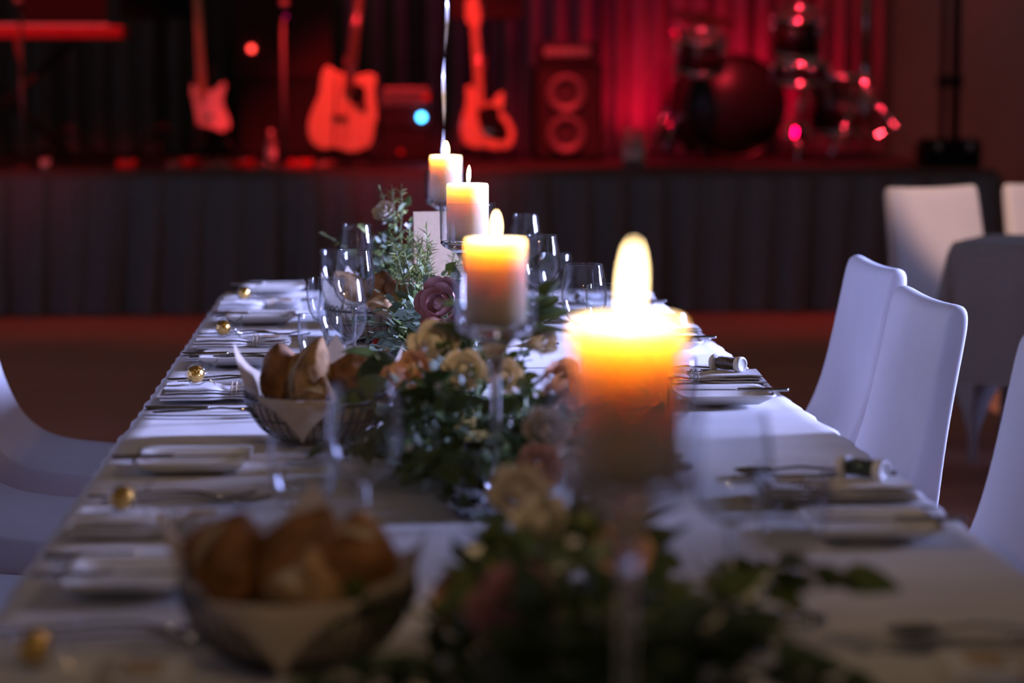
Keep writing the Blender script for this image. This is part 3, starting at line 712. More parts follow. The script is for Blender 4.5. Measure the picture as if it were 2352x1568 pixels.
# ------------------------------------------------------------------ chairs in stretch covers
PTOP = [(0.44, 0.462), (0.30, 0.472), (0.20, 0.480), (0.13, 0.500), (0.085, 0.545), (0.055, 0.62), (0.035, 0.70), (0.015, 0.80), (0.002, 0.872), (-0.008, 0.890)]
PBOT = [(0.447, 0.425), (0.30, 0.415), (0.18, 0.410), (0.06, 0.420), (0.022, 0.48), (0.008, 0.58), (-0.004, 0.67), (-0.026, 0.79), (-0.042, 0.868), (-0.034, 0.890)]
PROF = PTOP + PBOT[::-1]
WID = 0.43
def chair_cover(wscale=1.0):
    n = len(PROF); secs = [(-1, 0.35), (-0.985, 0.85), (-0.94, 1.0), (-0.6, 1.0), (-0.2, 1.0), (0.2, 1.0), (0.6, 1.0), (0.94, 1.0), (0.985, 0.85), (1, 0.35)]
    cxp = sum(p[0] for p in PROF) / n
    b = MB(); vs_ = []
    for (s, k) in secs:
        for (i, (x, z)) in enumerate(PROF):
            back = z > 0.6
            hw = WID / 2 * (1 + (0.03 if z < 0.55 else 0.0) - 0.05 * max(0, (z - 0.6) / 0.3))
            sag = -0.007 * (1 - s * s) * max(0, (z - 0.78) / 0.11) if back else 0.0
            inset = (1 - k) * 0.020
            # pull the outer sections toward the middle of the padding
            if back: xi = x + (-(0.022) - (x - (0.0 if z > .85 else 0))) * 0 ; cx0 = -0.02 + max(0, (0.86 - z)) * 0.12
            else: cx0 = x
            xx = x + (cx0 - x) * (1 - k) * 0.75 if back else x
            zz = z - inset * (1.0 if z > 0.86 else 0) - (inset if (not back and z > 0.45) else 0) + (inset * .5 if z < .43 else 0)
            vs_.append((xx, s * hw, zz + sag))
    fs = []
    for j in range(len(secs) - 1):
        for i in range(n):
            fs.append((j * n + i, j * n + (i + 1) % n, (j + 1) * n + (i + 1) % n, (j + 1) * n + i))
    for o_ in (0, (len(secs) - 1) * n):
        for i in range(n // 2 - 1): fs.append((o_ + i, o_ + i + 1, o_ + n - 2 - i, o_ + n - 1 - i))
    b.add(vs_, fs, True); return b
cover_me = None; chair_proto = None
def make_chair():
    t = thing('banquet_chair', 'white chair', 'chair', group='white covered banquet chairs')
    chair_cover().build('seat_and_back_cover', M['spandex'], t, subsurf=2)
    # skirt: four stretched panels with arched hems between the legs
    x0, x1, hw = 0.0, 0.425, WID / 2 - 0.005
    cs = [(x0, -hw), (x1, -hw), (x1, hw), (x0, hw)]
    for k in range(4):
        a, b = Vector((*cs[k], 0)), Vector((*cs[(k + 1) % 4], 0))
        mid = (a + b) / 2
        def fn(u, v, a=a, b=b):
            p = a.lerp(b, u); arch = 4 * u * (1 - u)
            zb = 0.02 + 0.25 * arch ** 0.8
            z = 0.43 + (zb - 0.43) * v
            c = Vector((0.21, 0, 0)); inw = (c - p) * 0.10 * arch * v
            q = p + inw; q.z = z; return q
        MB().grid(fn, 14, 6).build('skirt_panel', M['spandex'], t, solid=0.002)
    for c in cs:
        MB().tube([(c[0] * .97 + .005, c[1] * .97, 0.42), (c[0], c[1], 0.0)], [0.018, 0.015], 10).build('leg', M['spandex'], t)
    return t
CH = [  # x of back top, centre y, rotation, side, label
    (0.985, 4.74, math.pi, 'white stretch covered chair, the farther of two overlapping on the right side'),
    (0.915, 3.985, math.pi, 'white stretch covered chair with bright edge, nearer of two overlapping on the right'),
    (0.925, 3.19, math.pi, 'bluish white covered chair cut off by the right picture edge'),
    (-0.835, 4.975, 0.0, 'white covered chair on the left with light falling on its upper back'),
    (-0.825, 4.28, 0.0, 'shaded white covered chair at the left picture edge, seat beside the forks'),
    (-0.83, 3.56, 0.0, 'shaded white covered chair lowest at the left picture edge'),
    (1.95, 8.25, -1.05, 'pinkish lit covered chair behind the neighbouring table corner'),
    (2.43, 8.52, -1.05, 'pinkish lit covered chair cut off at the right edge behind the neighbouring table')]
proto = make_chair()
for i, (x, y, r, lb) in enumerate(CH):
    c = proto if i == 0 else copy_tree(proto)
    c.location = (x, y, 0); c.rotation_euler = (0, 0, r); c['label'] = lb

# ------------------------------------------------------------------ candles on stemmed glass holders
def candle_set(x, y, ztop, hc, which, tilt=0.0, fl=1.0, fw=1.0):
    zc = ztop - hc                        # candle bottom = inside of cup
    hb = zc - 0.006 - TZ                  # height of cup underside
    t = thing('candle_holder', 'stemmed clear glass candle holder, ' + which, 'candle holder', (x, y, TZ + 0.0025), 0, 'stemmed glass candle holders')
    MB().lathe([(0.0440, hb + 0.008), (0.0452, hb + 0.068), (0.0465, hb + 0.069), (0.0468, hb + 0.066), (0.0458, hb + 0.01), (0.044, hb + 0.002)], 48, closed=False).build('cup', M['thin'], t)
    MB().lathe([(0, hb + 0.004), (0.0445, hb + 0.006), (0.0455, hb + 0.002), (0.040, hb - 0.004), (0.020, hb - 0.014), (0.010, hb - 0.030), (0.0065, hb - 0.045), (0.0055, hb - 0.06),
                (0.0055, 0.05), (0.008, 0.030), (0.020, 0.014), (0.042, 0.006), (0.046, 0.002), (0.045, 0.0), (0, 0.0)], 40).build('stem_and_foot', M['glass'], t)
    c = thing('pillar_candle', 'lit ivory pillar candle, ' + which, 'candle', (x, y, zc + 0.0035), 0, 'lit pillar candles')
    h = hc - 0.0035; R = 0.035
    MB().lathe([(0, 0), (R - .001, 0), (R, 0.002), (R, h - 0.004), (R - 0.0015, h - 0.0005), (R - 0.004, h), (R - 0.0065, h - 0.002), (R - 0.010, h - 0.008), (0.012, h - 0.012), (0, h - 0.0125)], 56).build('wax', M['wax'], c)
    MB().tube([(0, 0, h - 0.014), (0.0005, 0, h - 0.006), (0.002, 0, h - 0.001)], 0.0011, 6).build('wick', M['wick'], c)
    L = 0.033 * fl; w = 0.0050 * fw
    pr = [(0, -0.002), (w * .32, 0.0), (w * .65, 0.005), (w * .92, 0.011), (w, 0.018), (w * .86, 0.025), (w * .52, 0.031), (w * .25, 0.0335), (0, 0.0345)]
    pr = [(r, z * fl) for r, z in pr]
    f = MB().lathe(pr, 20).build('flame', M['flame'], c)
    f.location = (0.001, 0, h - 0.004); f.rotation_euler = (0, tilt, 0)
    l = point('candle_light', (0, 0, 0), 1.35, (1.0, 0.66, 0.37), 0.005); l.parent = c; l.location = (0.0, 0.0, h + 0.027)
candle_set(0.164, 1.524, 1.088, 0.105, 'nearest and most blurred in the foreground', 0.05, 1.55, 1.1)
candle_set(0.141, 2.70, 1.066, 0.098, 'second from the camera amid the roses', 0.0)
candle_set(0.163, 4.007, 1.075, 0.098, 'third from the camera and in sharp focus', 0.05, 1.0, 0.85)
candle_set(0.166, 5.253, 1.084, 0.098, 'farthest from the camera near the table end', 0.0, 1.0, 1.3)

# ------------------------------------------------------------------ drinking glasses
def wine_glass(x, y, label):
    t = thing('wine_glass', label, 'wine glass', (x, y, TZ + 0.003), random.uniform(0, 3), 'large wine glasses')
    MB().lathe([(0.0035, 0.106), (0.010, 0.1075), (0.022, 0.114), (0.031, 0.126), (0.0355, 0.142), (0.0362, 0.156), (0.0345, 0.174), (0.0318, 0.192), (0.0300, 0.203), (0.0294, 0.2045), (0.0288, 0.203),
                (0.0306, 0.192), (0.0333, 0.174), (0.0350, 0.156), (0.0343, 0.142), (0.0298, 0.127), (0.021, 0.1155), (0.010, 0.1095), (0, 0.1085)], 48).build('bowl', M['thin'], t)
    MB().lathe([(0, 0.1075), (0.006, 0.107), (0.0042, 0.100), (0.0034, 0.085), (0.0032, 0.04), (0.0040, 0.018), (0.009, 0.008), (0.022, 0.004), (0.0345, 0.0022), (0.0350, 0.001), (0.034, 0), (0, 0)], 40).build('stem_and_foot', M['glass'], t)
def goblet(x, y, label):
    t = thing('water_goblet', label, 'water glass', (x, y, TZ + 0.003), random.uniform(0, 3), 'small water goblets')
    MB().lathe([(0.004, 0.058), (0.012, 0.060), (0.023, 0.068), (0.0305, 0.082), (0.0340, 0.100), (0.0345, 0.118), (0.0335, 0.139), (0.0328, 0.1405), (0.0322, 0.139),
                (0.0332, 0.118), (0.0327, 0.100), (0.0292, 0.083), (0.022, 0.070), (0.012, 0.0625), (0, 0.061)], 48).build('bowl', M['thin'], t)
    MB().lathe([(0, 0.060), (0.007, 0.0585), (0.0050, 0.05), (0.0046, 0.03), (0.0065, 0.014), (0.016, 0.006), (0.031, 0.0025), (0.0318, 0.001), (0.031, 0), (0, 0)], 40).build('stem_and_foot', M['glass'], t)
for (x, y, lb) in [(-0.026, 4.87, 'tall wine glass farthest from the camera on the left'), (-0.027, 4.13, 'tall wine glass before the farthest bread basket'),
                   (-0.040, 3.52, 'tall wine glass just behind the rolls of the middle bread basket'), (-0.006, 2.29, 'large blurred wine glass between the middle and nearest bread baskets'),
                   (0.337, 5.23, 'tall wine glass farthest from the camera on the right'), (0.320, 4.50, 'tall wine glass behind the second candle on the right'),
                   (0.336, 3.77, 'sharp wine glass just left of the nearest candle flame'), (0.311, 2.05, 'blurred wine glass to the right of the nearest candle base')]:
    wine_glass(x, y, lb)
for (x, y, lb) in [(-0.071, 5.06, 'small goblet farthest on the left, beside the farthest wine glass'), (-0.0786, 4.32, 'small goblet left of the wine glass near the farthest bread basket'),
                   (-0.0745, 3.63, 'small goblet right behind the middle bread basket'), (-0.0675, 2.40, 'blurred small goblet left of the large blurred wine glass'),
                   (0.379, 4.92, 'small goblet farthest on the right side'), (0.407, 4.15, 'small goblet behind the nearest candle flame'),
                   (0.380, 3.03, 'small goblet half hidden by the right side of the nearest candle'), (0.382, 2.15, 'blurred small goblet on the right in the foreground')]:
    goblet(x, y, lb)

# ------------------------------------------------------------------ place settings
def strip(sections, th):                 # flat cutlery blank: sections (s, half width, z)
    b = MB(); vs_ = []
    for (s, w, z) in sections:
        vs_ += [(-w, s, z), (-w * .5, s, z + th), (w * .5, s, z + th), (w, s, z), (w * .5, s, z - th * .6), (-w * .5, s, z - th * .6)]
    n = len(sections); fs = []
    for i in range(n - 1):
        for k in range(6): fs.append((i * 6 + k, i * 6 + (k + 1) % 6, (i + 1) * 6 + (k + 1) % 6, (i + 1) * 6 + k))
    fs.append((0, 1, 2, 3, 4, 5)); fs.append(tuple((n - 1) * 6 + k for k in (5, 4, 3, 2, 1, 0)))
    return b.add(vs_, fs, True)
def fork_meshes():
    h = strip([(0, .003, .004), (.004, .0075, .004), (.05, .0062, .006), (.10, .0035, .010), (.13, .0038, .009), (.140, .009, .006), (.150, .0115, .004), (.158, .0115, .0035)], .0018)
    me = {'handle': h.mesh('fork_handle', M['steel'])}
    tn = strip([(0, .0018, .0035), (.02, .0017, .0040), (.038, .0015, .0075), (.042, .0008, .009)], .0012)
    me['tine'] = tn.mesh('fork_tine', M['steel']); return me
def knife_meshes():
    return {'handle': strip([(0, .003, .005), (.003, .0075, .005), (.04, .0085, .005), (.085, .0070, .005), (.095, .0060, .005)], .0038).mesh('knife_handle', M['steel']),
            'blade': strip([(.093, .0045, .005), (.10, .0085, .005), (.15, .0098, .005), (.185, .0092, .005), (.203, .0050, .005), (.208, .0012, .005)], .0009).mesh('knife_blade', M['steel'])}
def spoon_meshes():
    h = strip([(0, .003, .004), (.004, .0075, .004), (.05, .006, .006), (.10, .0035, .010), (.125, .0035, .008), (.135, .006, .006)], .0018)
    bw = MB().grid(lambda u, v: Vector(((u - .5) * 2 * .0185 * math.sin(math.pi * (0.08 + .92 * v) ** .8) ** .7 if 0 < v < 1 else 0, .130 + v * .055, .0085 - .0075 * math.sin(math.pi * v) ** .6 * (1 - (2 * u - 1) ** 2))), 8, 10)
    return {'handle': h.mesh('spoon_handle', M['steel']), 'bowl': bw.mesh('spoon_bowl', M['steel'])}
FORK, KNIFE, SPOON = fork_meshes(), knife_meshes(), spoon_meshes()
def plate_mesh():
    h = 0.0725; b = MB(); rows = [(0.0, 0.004), (0.60, 0.004), (0.74, 0.006), (0.92, 0.014), (1.0, 0.0175), (1.0, 0.0155), (0.90, 0.010), (0.70, 0.001), (0.55, 0.0)]
    N = 56; vs_ = [(0, 0, 0.004)]
    for (k, z) in rows[1:]:
        for i in range(N):
            a = 2 * math.pi * (i + .5) / N; c, s = math.cos(a), math.sin(a)
            q = (abs(c) ** 14 + abs(s) ** 14) ** (-1 / 14)
            vs_.append((h * k * c * q, h * k * s * q, z))
    vs_.append((0, 0, 0.0)); fs = []
    for i in range(N): fs.append((0, 1 + i, 1 + (i + 1) % N))
    for r in range(len(rows) - 2):
        for i in range(N): fs.append((1 + r * N + i, 1 + (r + 1) * N + i, 1 + (r + 1) * N + (i + 1) % N, 1 + r * N + (i + 1) % N))
    L = 1 + (len(rows) - 2) * N
    for i in range(N): fs.append((L + i, len(vs_) - 1, L + (i + 1) % N))
    return b.add(vs_, fs, True).mesh('square_plate', M['porcelain'])
PLATE = plate_mesh()
def napkin_mesh(seed):
    r = random.Random(seed); b = MB()
    from mathutils import noise
    hw, hl = 0.045, 0.085
    for layer in range(4):
        z0 = 0.003 + layer * 0.0042; sh = r.uniform(-.004, .004)
        def fn(u, v, z0=z0, sh=sh, layer=layer):
            a = 2 * math.pi * v; ww = hw + sh
            cx_ = ww * max(-1, min(1, 1.35 * math.cos(a))); cz = 0.0020 * math.sin(a)
            s = (u - .5) * 2 * (hl + sh)
            pinch = 1 - 0.34 * math.exp(-((s - 0.02) / 0.022) ** 2)
            zz = (z0 + cz) * (1 - .25 * math.exp(-((s - .02) / .02) ** 2)) + (0.002 * noise.noise(Vector((cx_ * 30, s * 30, seed + layer))) + 0.002) * (0.4 + .3 * layer)
            return Vector((cx_ * pinch, s, zz))
        b.grid(fn, 26, 20)
    return b.mesh('folded_napkin', M['napkin'])
NAPK = [napkin_mesh(k) for k in range(3)]
def crumpled(r, seed, n=16, m=10, amp=.08):
    from mathutils import noise
    b = MB().sphere((0, 0, 0), r, n, m)
    b.v = [tuple(Vector(v) * (1 + amp * noise.noise(Vector(v) / r * 2.3 + Vector((seed, 0, 0))))) for v in b.v]
    return b
BALL = crumpled(0.0135, 3, 26, 18, .10).mesh('gold_ball', M['gold'])
def wrap_mesh():
    b = MB()
    def fn(u, v):
        a = 2 * math.pi * u; t = v
        r = 0.017 * math.sin(math.pi * min(t / .8, 1)) ** .5 if t < .72 else 0.004 + 0.018 * (t - .72) / .28
        if t < .72: s = -0.017 + 0.034 * t / .72
        else: s = 0.017 + 0.018 * (t - .72) / .28
        r *= 1 + 0.10 * math.sin(a * 7 + t * 9)
        return Vector((s, r * math.cos(a), r * math.sin(a)))
    return b.grid(fn, 28, 16).mesh('cellophane_wrap', M['cello'])
WRAP = wrap_mesh()
def R(side): return -math.pi / 2 if side == 'left' else math.pi / 2
def place(side, y, lx, ly):               # setting coordinates -> table
    if side == 'left': return (TX0 + ly, y - lx)
    return (TX1 - ly, y + lx)
def cutlery(kind, me, side, y, lx, ly, z, label, da=0.0):
    x_, y_ = place(side, y, lx, ly)
    t = thing(kind, label, kind.replace('_', ' ').split()[-1], (x_, y_, TZ + z), R(side) + da, kind.replace('_', ' ') + 's on the table')
    for nm in me:
        if nm == 'tine':
            for k in range(4): link_mesh('tine', me['tine'], t, ((k - 1.5) * 0.0058, 0.156, 0))
        else: link_mesh(nm, me[nm], t)
    return t
def butter_knife(side, y, lx, ly, z, label, da):
    x_, y_ = place(side, y, lx, ly)
    t = thing('butter_knife', label, 'knife', (x_, y_, TZ + z), R(side) + da, 'butter knives on the plates')
    s = 0.82
    link_mesh('handle', KNIFE['handle'], t, scale=(s, s, s)); link_mesh('blade', KNIFE['blade'], t, scale=(s, s, s))
SET = {'left': [(5.20, .48), (4.45, .50), (3.73, .48), (2.60, .45), (1.90, .42)], 'right': [(5.38, -.21), (4.63, -.21), (3.87, -.22), (2.79, -.24), (1.90, -.22)]}
near = 0.0035
for side in ('left', 'right'):
    for i, (y, pl_) in enumerate(SET[side]):
        wh = '%s setting from the stage on the %s side' % (ORD[i], side)
        sg = -1 if side == 'left' else 1
        plx = -abs(pl_)
        z0 = 0.0045
        r = random.Random(hash((side == 'left', i)) % 1000 + i)
        # plate with butter knife
        x_, y_ = place(side, y, plx, 0.118)
        if not (side == 'left' and i == 0) or True:
            pt = tag(link_mesh('side_plate', PLATE, None, (x_, y_, TZ + z0), (0, 0, R(side) + r.uniform(-.06, .06))), 'square white side plate, ' + wh, 'plate', 'square white side plates')
            butter_knife(side, y, plx + (0.05 if side == 'left' else -0.035), 0.02, z0 + 0.0175, 'butter knife resting across the plate, ' + wh, r.uniform(-.05, .05) + (0.06 if side == 'left' else -.04))
        fx = -.215 if side == 'left' else -.105
        cutlery('dinner_fork', FORK, side, y, fx, 0.010, z0, 'outer dinner fork, ' + wh, r.uniform(-.04, .04))
        cutlery('salad_fork', FORK, side, y, fx + .034, 0.030, z0, 'inner fork beside the napkin, ' + wh, r.uniform(-.04, .04))
        kx = .15 if side == 'left' else .125
        cutlery('dinner_knife', KNIFE, side, y, kx, 0.008, z0, 'dinner knife, ' + wh, r.uniform(-.03, .03))
        cutlery('soup_spoon', SPOON, side, y, kx + .035, 0.022, z0, 'spoon beyond the knife, ' + wh, r.uniform(-.04, .04))
        # napkin tied with twine
        x_, y_ = place(side, y, -0.01, 0.108)
        t = thing('folded_napkin', 'white folded napkin tied with twine, ' + wh, 'napkin', (x_, y_, TZ + z0), R(side) + r.uniform(-.05, .05), 'tied white napkins')
        link_mesh('cloth', NAPK[i % 3], t)
        tw = MB(); 
        for k in (0, .007): tw.tube([(math.cos(a * .3142) * .034, .02 + k, .0125 + math.sin(a * .3142) * .0115) for a in range(20)], 0.0012, 6, closed=True)
        tw.build('twine', M['twine'], t)
        MB().box((0.004, 0.052, 0.0215), (0.040, 0.030, 0.0006)).build('paper_tag', M['kraft'], t)
        # favour on the napkin
        if side == 'left':
            x_, y_ = place(side, y, -0.012, 0.072)
            t = thing('chocolate_ball', 'gold foil ball on the napkin, ' + wh, 'sweet', (x_, y_, TZ + z0 + 0.0365), (0, 0, r.uniform(-.3, .3)), 'gold foil sweets')
            link_mesh('foil_ball', BALL, t); link_mesh('clear_wrap', WRAP, t)
        else:
            x_, y_ = place(side, y, 0.005, 0.075)
            t = thing('favour_tube', ('small clear tube with white caps, ' if i != 3 else 'dark green filled tube with white caps, ') + wh, 'tube', (x_, y_, TZ + z0 + 0.0325), (0, 0, -0.75 + r.uniform(-.1, .1)), 'favour tubes')
            rx = Matrix.Rotation(math.pi / 2, 3, 'Y')
            MB().lathe([(0.0115, -.022), (0.0115, .022)], 24, mtx=rx).build('clear_wall', M['thin'], t)
            MB().lathe([(0, -.018), (0.0100, -.018), (0.0100, .018), (0, .018)], 20, mtx=rx).build('filling', M['choc'] if i != 3 else M['greenwrap'], t)
            for s in (-1, 1):
                MB().lathe([(0, s * .021), (0.0130, s * .021), (0.0132, s * .029), (0.012, s * .031), (0.009, s * .031), (0.0085, s * .030), (0, s * .030)], 24, mtx=rx).build('cap', M['capwhite'], t)

# ------------------------------------------------------------------ bread baskets
def basket(x, y, which, rolls, rot, seed):
    zb = TZ + 0.0035
    t = thing('bread_basket', 'dark wire bread basket, ' + which, 'basket', (x, y, zb), rot, 'wire bread baskets')
    rp = [(0.052, 0.002), (0.066, 0.008), (0.080, 0.020), (0.090, 0.034), (0.097, 0.049), (0.100, 0.060)]
    for (r_, z_, w_) in [(0.052, 0.002, .0022), (0.090, 0.034, .0012), (0.100, 0.060, .0026)]:
        MB().tube([(r_ * math.cos(a * math.pi / 24), r_ * math.sin(a * math.pi / 24), z_) for a in range(48)], w_, 6, closed=True).build('ring', M['wire'], t)
    wires = MB()
    for k in range(44):
        a = 2 * math.pi * k / 44
        wires.tube([(r_ * math.cos(a), r_ * math.sin(a), z_) for r_, z_ in rp], 0.0011, 5)
        a2 = a + math.pi / 44
        wires.tube([(0.1005 * math.cos(a + q * math.pi / 22 / 4), 0.1005 * math.sin(a + q * math.pi / 22 / 4), 0.060 + 0.010 * math.sin(math.pi * q / 4)) for q in range(5)], 0.0011, 5)
    for k in range(8): wires.tube([(0.052 * math.cos(k * math.pi / 8), 0.052 * math.sin(k * math.pi / 8), .002), (-0.052 * math.cos(k * math.pi / 8), -0.052 * math.sin(k * math.pi / 8), .002)], 0.001, 5)
    wires.build('wire_cage', M['wire'], t)['kind'] = 'stuff'
    # paper liner: a square sheet pressed into the basket, one corner folded over the front rim
    from mathutils import noise
    ip = [(0, 0.006), (0.045, 0.006), (0.062, 0.012), (0.076, 0.023), (0.086, 0.037), (0.0935, 0.053), (0.0965, 0.064)]
    ln = [0]
    for a, b in zip(ip, ip[1:]): ln.append(ln[-1] + math.hypot(b[0] - a[0], b[1] - a[1]))
    tot = ln[-1]; half = 0.142
    def fn(u, v):
        a = 2 * math.pi * u
        ca, sa = math.cos(a - rot), math.sin(a - rot)
        b = a                                  # local angle
        q = (b - math.pi / 4) % (math.pi / 2) - math.pi / 4
        s = v * half / max(abs(math.cos(b + math.pi / 4)), abs(math.sin(b + math.pi / 4)))
        if s <= tot:
            for i in range(len(ip) - 1):
                if s <= ln[i + 1]:
                    f = (s - ln[i]) / (ln[i + 1] - ln[i]); r_ = ip[i][0] + f * (ip[i + 1][0] - ip[i][0]); z_ = ip[i][1] + f * (ip[i + 1][1] - ip[i][1]); break
        else:
            e = s - tot
            front = math.exp(-((((b + math.pi / 2 + math.pi) % (2 * math.pi)) - math.pi) / 0.55) ** 2)
            r_u, z_u = 0.0965 + e * 0.30, 0.064 + e * 0.95
            r_d, z_d = 0.1045 + min(e, .012) * .5 - max(0, e - .012) * 0.22, 0.0665 + (min(e, .010) * .25 - max(0, e - .010) * 0.95)
            k = 1 if front > 0.30 else max(0, (front - .15) / .15)
            r_, z_ = r_u * (1 - k) + r_d * k, z_u * (1 - k) + z_d * k
        w = 0.0035 * noise.noise(Vector((math.cos(b) * 3, math.sin(b) * 3, s * 25 + seed)))
        w = min(w, 0.0) if s <= tot + .004 else w
        return Vector(((r_ + w) * math.cos(b), (r_ + w) * math.sin(b), z_))
    MB().grid(fn, 96, 30).build('paper_liner', M['paper'], t)
    from mathutils import noise as nz
    for k, (dx, dy, dz, L, rr, rotv, flour) in enumerate(rolls):
        lb = 'crusty bread roll, ' + which + ', ' + ['leftmost pointing up', 'middle one pointing up', 'right one with split crust', 'low one at the front', 'low one at the back', 'low one at far right'][k]
        e = thing('bread_roll', lb, 'bread roll', (x + dx, y + dy, zb + dz), Euler(rotv, 'XYZ'), 'crusty bread rolls')
        b = MB()
        def prof(u, v):
            a = 2 * math.pi * u; s = v * 2 - 1
            rad = rr * max(0, 1 - abs(s) ** 1.7) ** 0.85
            if abs(s) >= 1: rad = 0
            # ridge of the split crust and a flat underside
            c, sn = math.cos(a), math.sin(a)
            ridge = 1 + 0.42 * math.exp(-((a - math.pi / 2) / 0.22) ** 2) * (1 - s * s) - 0.32 * math.exp(-((a - math.pi / 2 - 0.75) / 0.25) ** 2) * (1 - s * s)
            flat = 0.72 if sn < 0 else 1.0
            p = Vector((rad * c * ridge, rad * sn * flat * ridge, s * L / 2))
            return p * (1 + (1 - s * s) * (0.08 * nz.noise(p * 55 + Vector((seed * 3 + k, 0, 0))) + 0.06 * nz.noise(p * 150 + Vector((k, seed, 0)))))
        b.grid(prof, 56, 34); b.build('crust', M['flour'] if flour else M['crust'], e)
        c = MB()
        def split(u, v):
            s = (v * 2 - 1) * 0.8; a = math.pi / 2 + 0.35 + 0.75 * u
            rad = rr * (1 - abs(s) ** 1.7) ** 0.85 * (0.98 - .10 * math.sin(math.pi * u))
            return Vector((rad * math.cos(a), rad * math.sin(a), s * L / 2))
        c.grid(split, 6, 16).build('split_crumb', M['crumb'], e)
RO = [(-0.048, 0.012, 0.080, 0.120, 0.034, (0.25, -0.30, 0.6), False), (-0.008, -0.020, 0.083, 0.125, 0.034, (0.15, 0.22, 1.2), True),
      (0.048, -0.005, 0.078, 0.115, 0.040, (0.10, 0.75, 0.2), False), (-0.002, -0.045, 0.055, 0.095, 0.030, (1.3, 0.3, 0.4), True),
      (0.015, 0.045, 0.060, 0.110, 0.036, (1.2, 0.9, 0.9), False), (0.060, 0.030, 0.055, 0.095, 0.030, (1.1, 0.2, 2.0), False)]
basket(-0.071, 3.29, 'middle of the three baskets', RO, -0.2, 1)
RO3 = [(-0.056, 0.015, 0.074, 0.115, 0.037, (0.35, -0.15, 1.0), False), (0.0, 0.000, 0.080, 0.120, 0.037, (0.25, 0.45, 0.2), False),
       (0.045, 0.012, 0.072, 0.110, 0.042, (1.0, 0.5, 0.5), False), (0.006, -0.040, 0.058, 0.095, 0.034, (1.4, 0.2, 0.1), True), (-0.01, 0.05, 0.055, 0.10, 0.034, (1.2, 0.9, 0.9), False)]
basket(-0.063, 2.02, 'nearest and most blurred', RO3, -0.1, 2)
RO1 = [(-0.045, 0.0, 0.088, 0.120, 0.034, (0.1, -0.75, 0.3), True), (0.012, 0.01, 0.080, 0.115, 0.036, (0.2, -0.3, 0.9), False),
       (0.045, -0.02, 0.082, 0.105, 0.036, (0.9, 0.9, 0.3), False), (0.0, -0.04, 0.055, 0.095, 0.030, (1.3, 0.3, 0.4), True)]
basket(0.014, 4.60, 'farthest one beside the greenery', RO1, 0.5, 3)

# ------------------------------------------------------------------ small things on the table
def square_dish(x, y):
    t = thing('butter_dish', 'small white square dish of herb butter by the eucalyptus', 'dish', (x, y, TZ + .004), 0.3)
    vs_ = []; q = [(0.016, 0), (0.026, .026), (0.0245, .0265), (0.0145, .004)]
    b = MB()
    for (h, z) in q: b.v += [(-h, -h, z), (h, -h, z), (h, h, z), (-h, h, z)]
    for r_ in range(3):
        for k in range(4): b.f.append([r_ * 4 + k, r_ * 4 + (k + 1) % 4, (r_ + 1) * 4 + (k + 1) % 4, (r_ + 1) * 4 + k]); b.sm.append(False)
    b.f += [[0, 1, 2, 3], [12, 13, 14, 15]]; b.sm += [False, False]
    b.build('dish', M['porcelain'], t, bevel=0.001)
    c = crumpled(0.021, 9, 18, 12, .25); c.v = [(v[0], v[1], v[2] * .62 + .022) for v in c.v]
    c.build('herb_butter', M['butter'], t)
square_dish(0.040, 4.16)
t = thing('square_tealight_glass', 'small square clear glass half hidden behind eucalyptus leaves', 'glass', (0.098, 4.33, TZ + .0035), 0.12)
b = MB(); hh = .026
for s in ((1, 0), (-1, 0), (0, 1), (0, -1)): b.box((s[0] * hh, s[1] * hh, .027), (.003 if s[0] else 2 * hh + .003, .003 if s[1] else 2 * hh + .003, .054))
b.build('wall', M['thin'], t); MB().box((0, 0, .003), (2 * hh, 2 * hh, .006)).build('base', M['glass'], t)
t = thing('berry', 'small shiny red berry beside the farthest bread basket', 'berry', (0.012, 4.44, TZ + .0125))
MB().sphere((0, 0, 0), 0.009, 16, 12).build('fruit', M['red'], t); MB().tube([(0, 0, .008), (.002, 0, .013)], .0008, 5).build('stalk', M['stem'], t)
# folded card standing among the flowers
t = thing('menu_card', 'folded kraft paper menu card standing behind the third candle', 'card', (0.135, 4.60, TZ + .004), 0.2)
for s, a in ((1, 0.10), (-1, -0.10)):
    MB().box((0, s * 0.012 * 1.0, 0.122), (0.105, 0.0012, 0.244), Matrix.Rotation(a, 3, 'X')).build('panel', M['kraft'], t)
# bud vases
for (px, yy, lb) in [(1065, 2.98, 'small bell shaped glass bud vase left of the second candle stem'), (1190, 3.10, 'small bell shaped glass bud vase right of the second candle stem')]:
    p = W(px, 1050, yy)
    t = thing('bud_vase', lb, 'vase', (p.x, yy - .25, TZ + .004), 0, 'glass bud vases')
    MB().lathe([(0, 0.002), (0.026, 0.002), (0.028, 0.008), (0.022, 0.028), (0.010, 0.050), (0.008, 0.066), (0.0115, 0.078), (0.0105, 0.078), (0.007, 0.066), (0.009, 0.050), (0.020, 0.028), (0.025, 0.010), (0, 0.008)], 32).build('glass_body', M['glass'], t)
    MB().tube([(0, 0, .01), (0.002, 0, .07), (0.006, 0.003, .095)], 0.0012, 5).build('stalk', M['stem'], t)
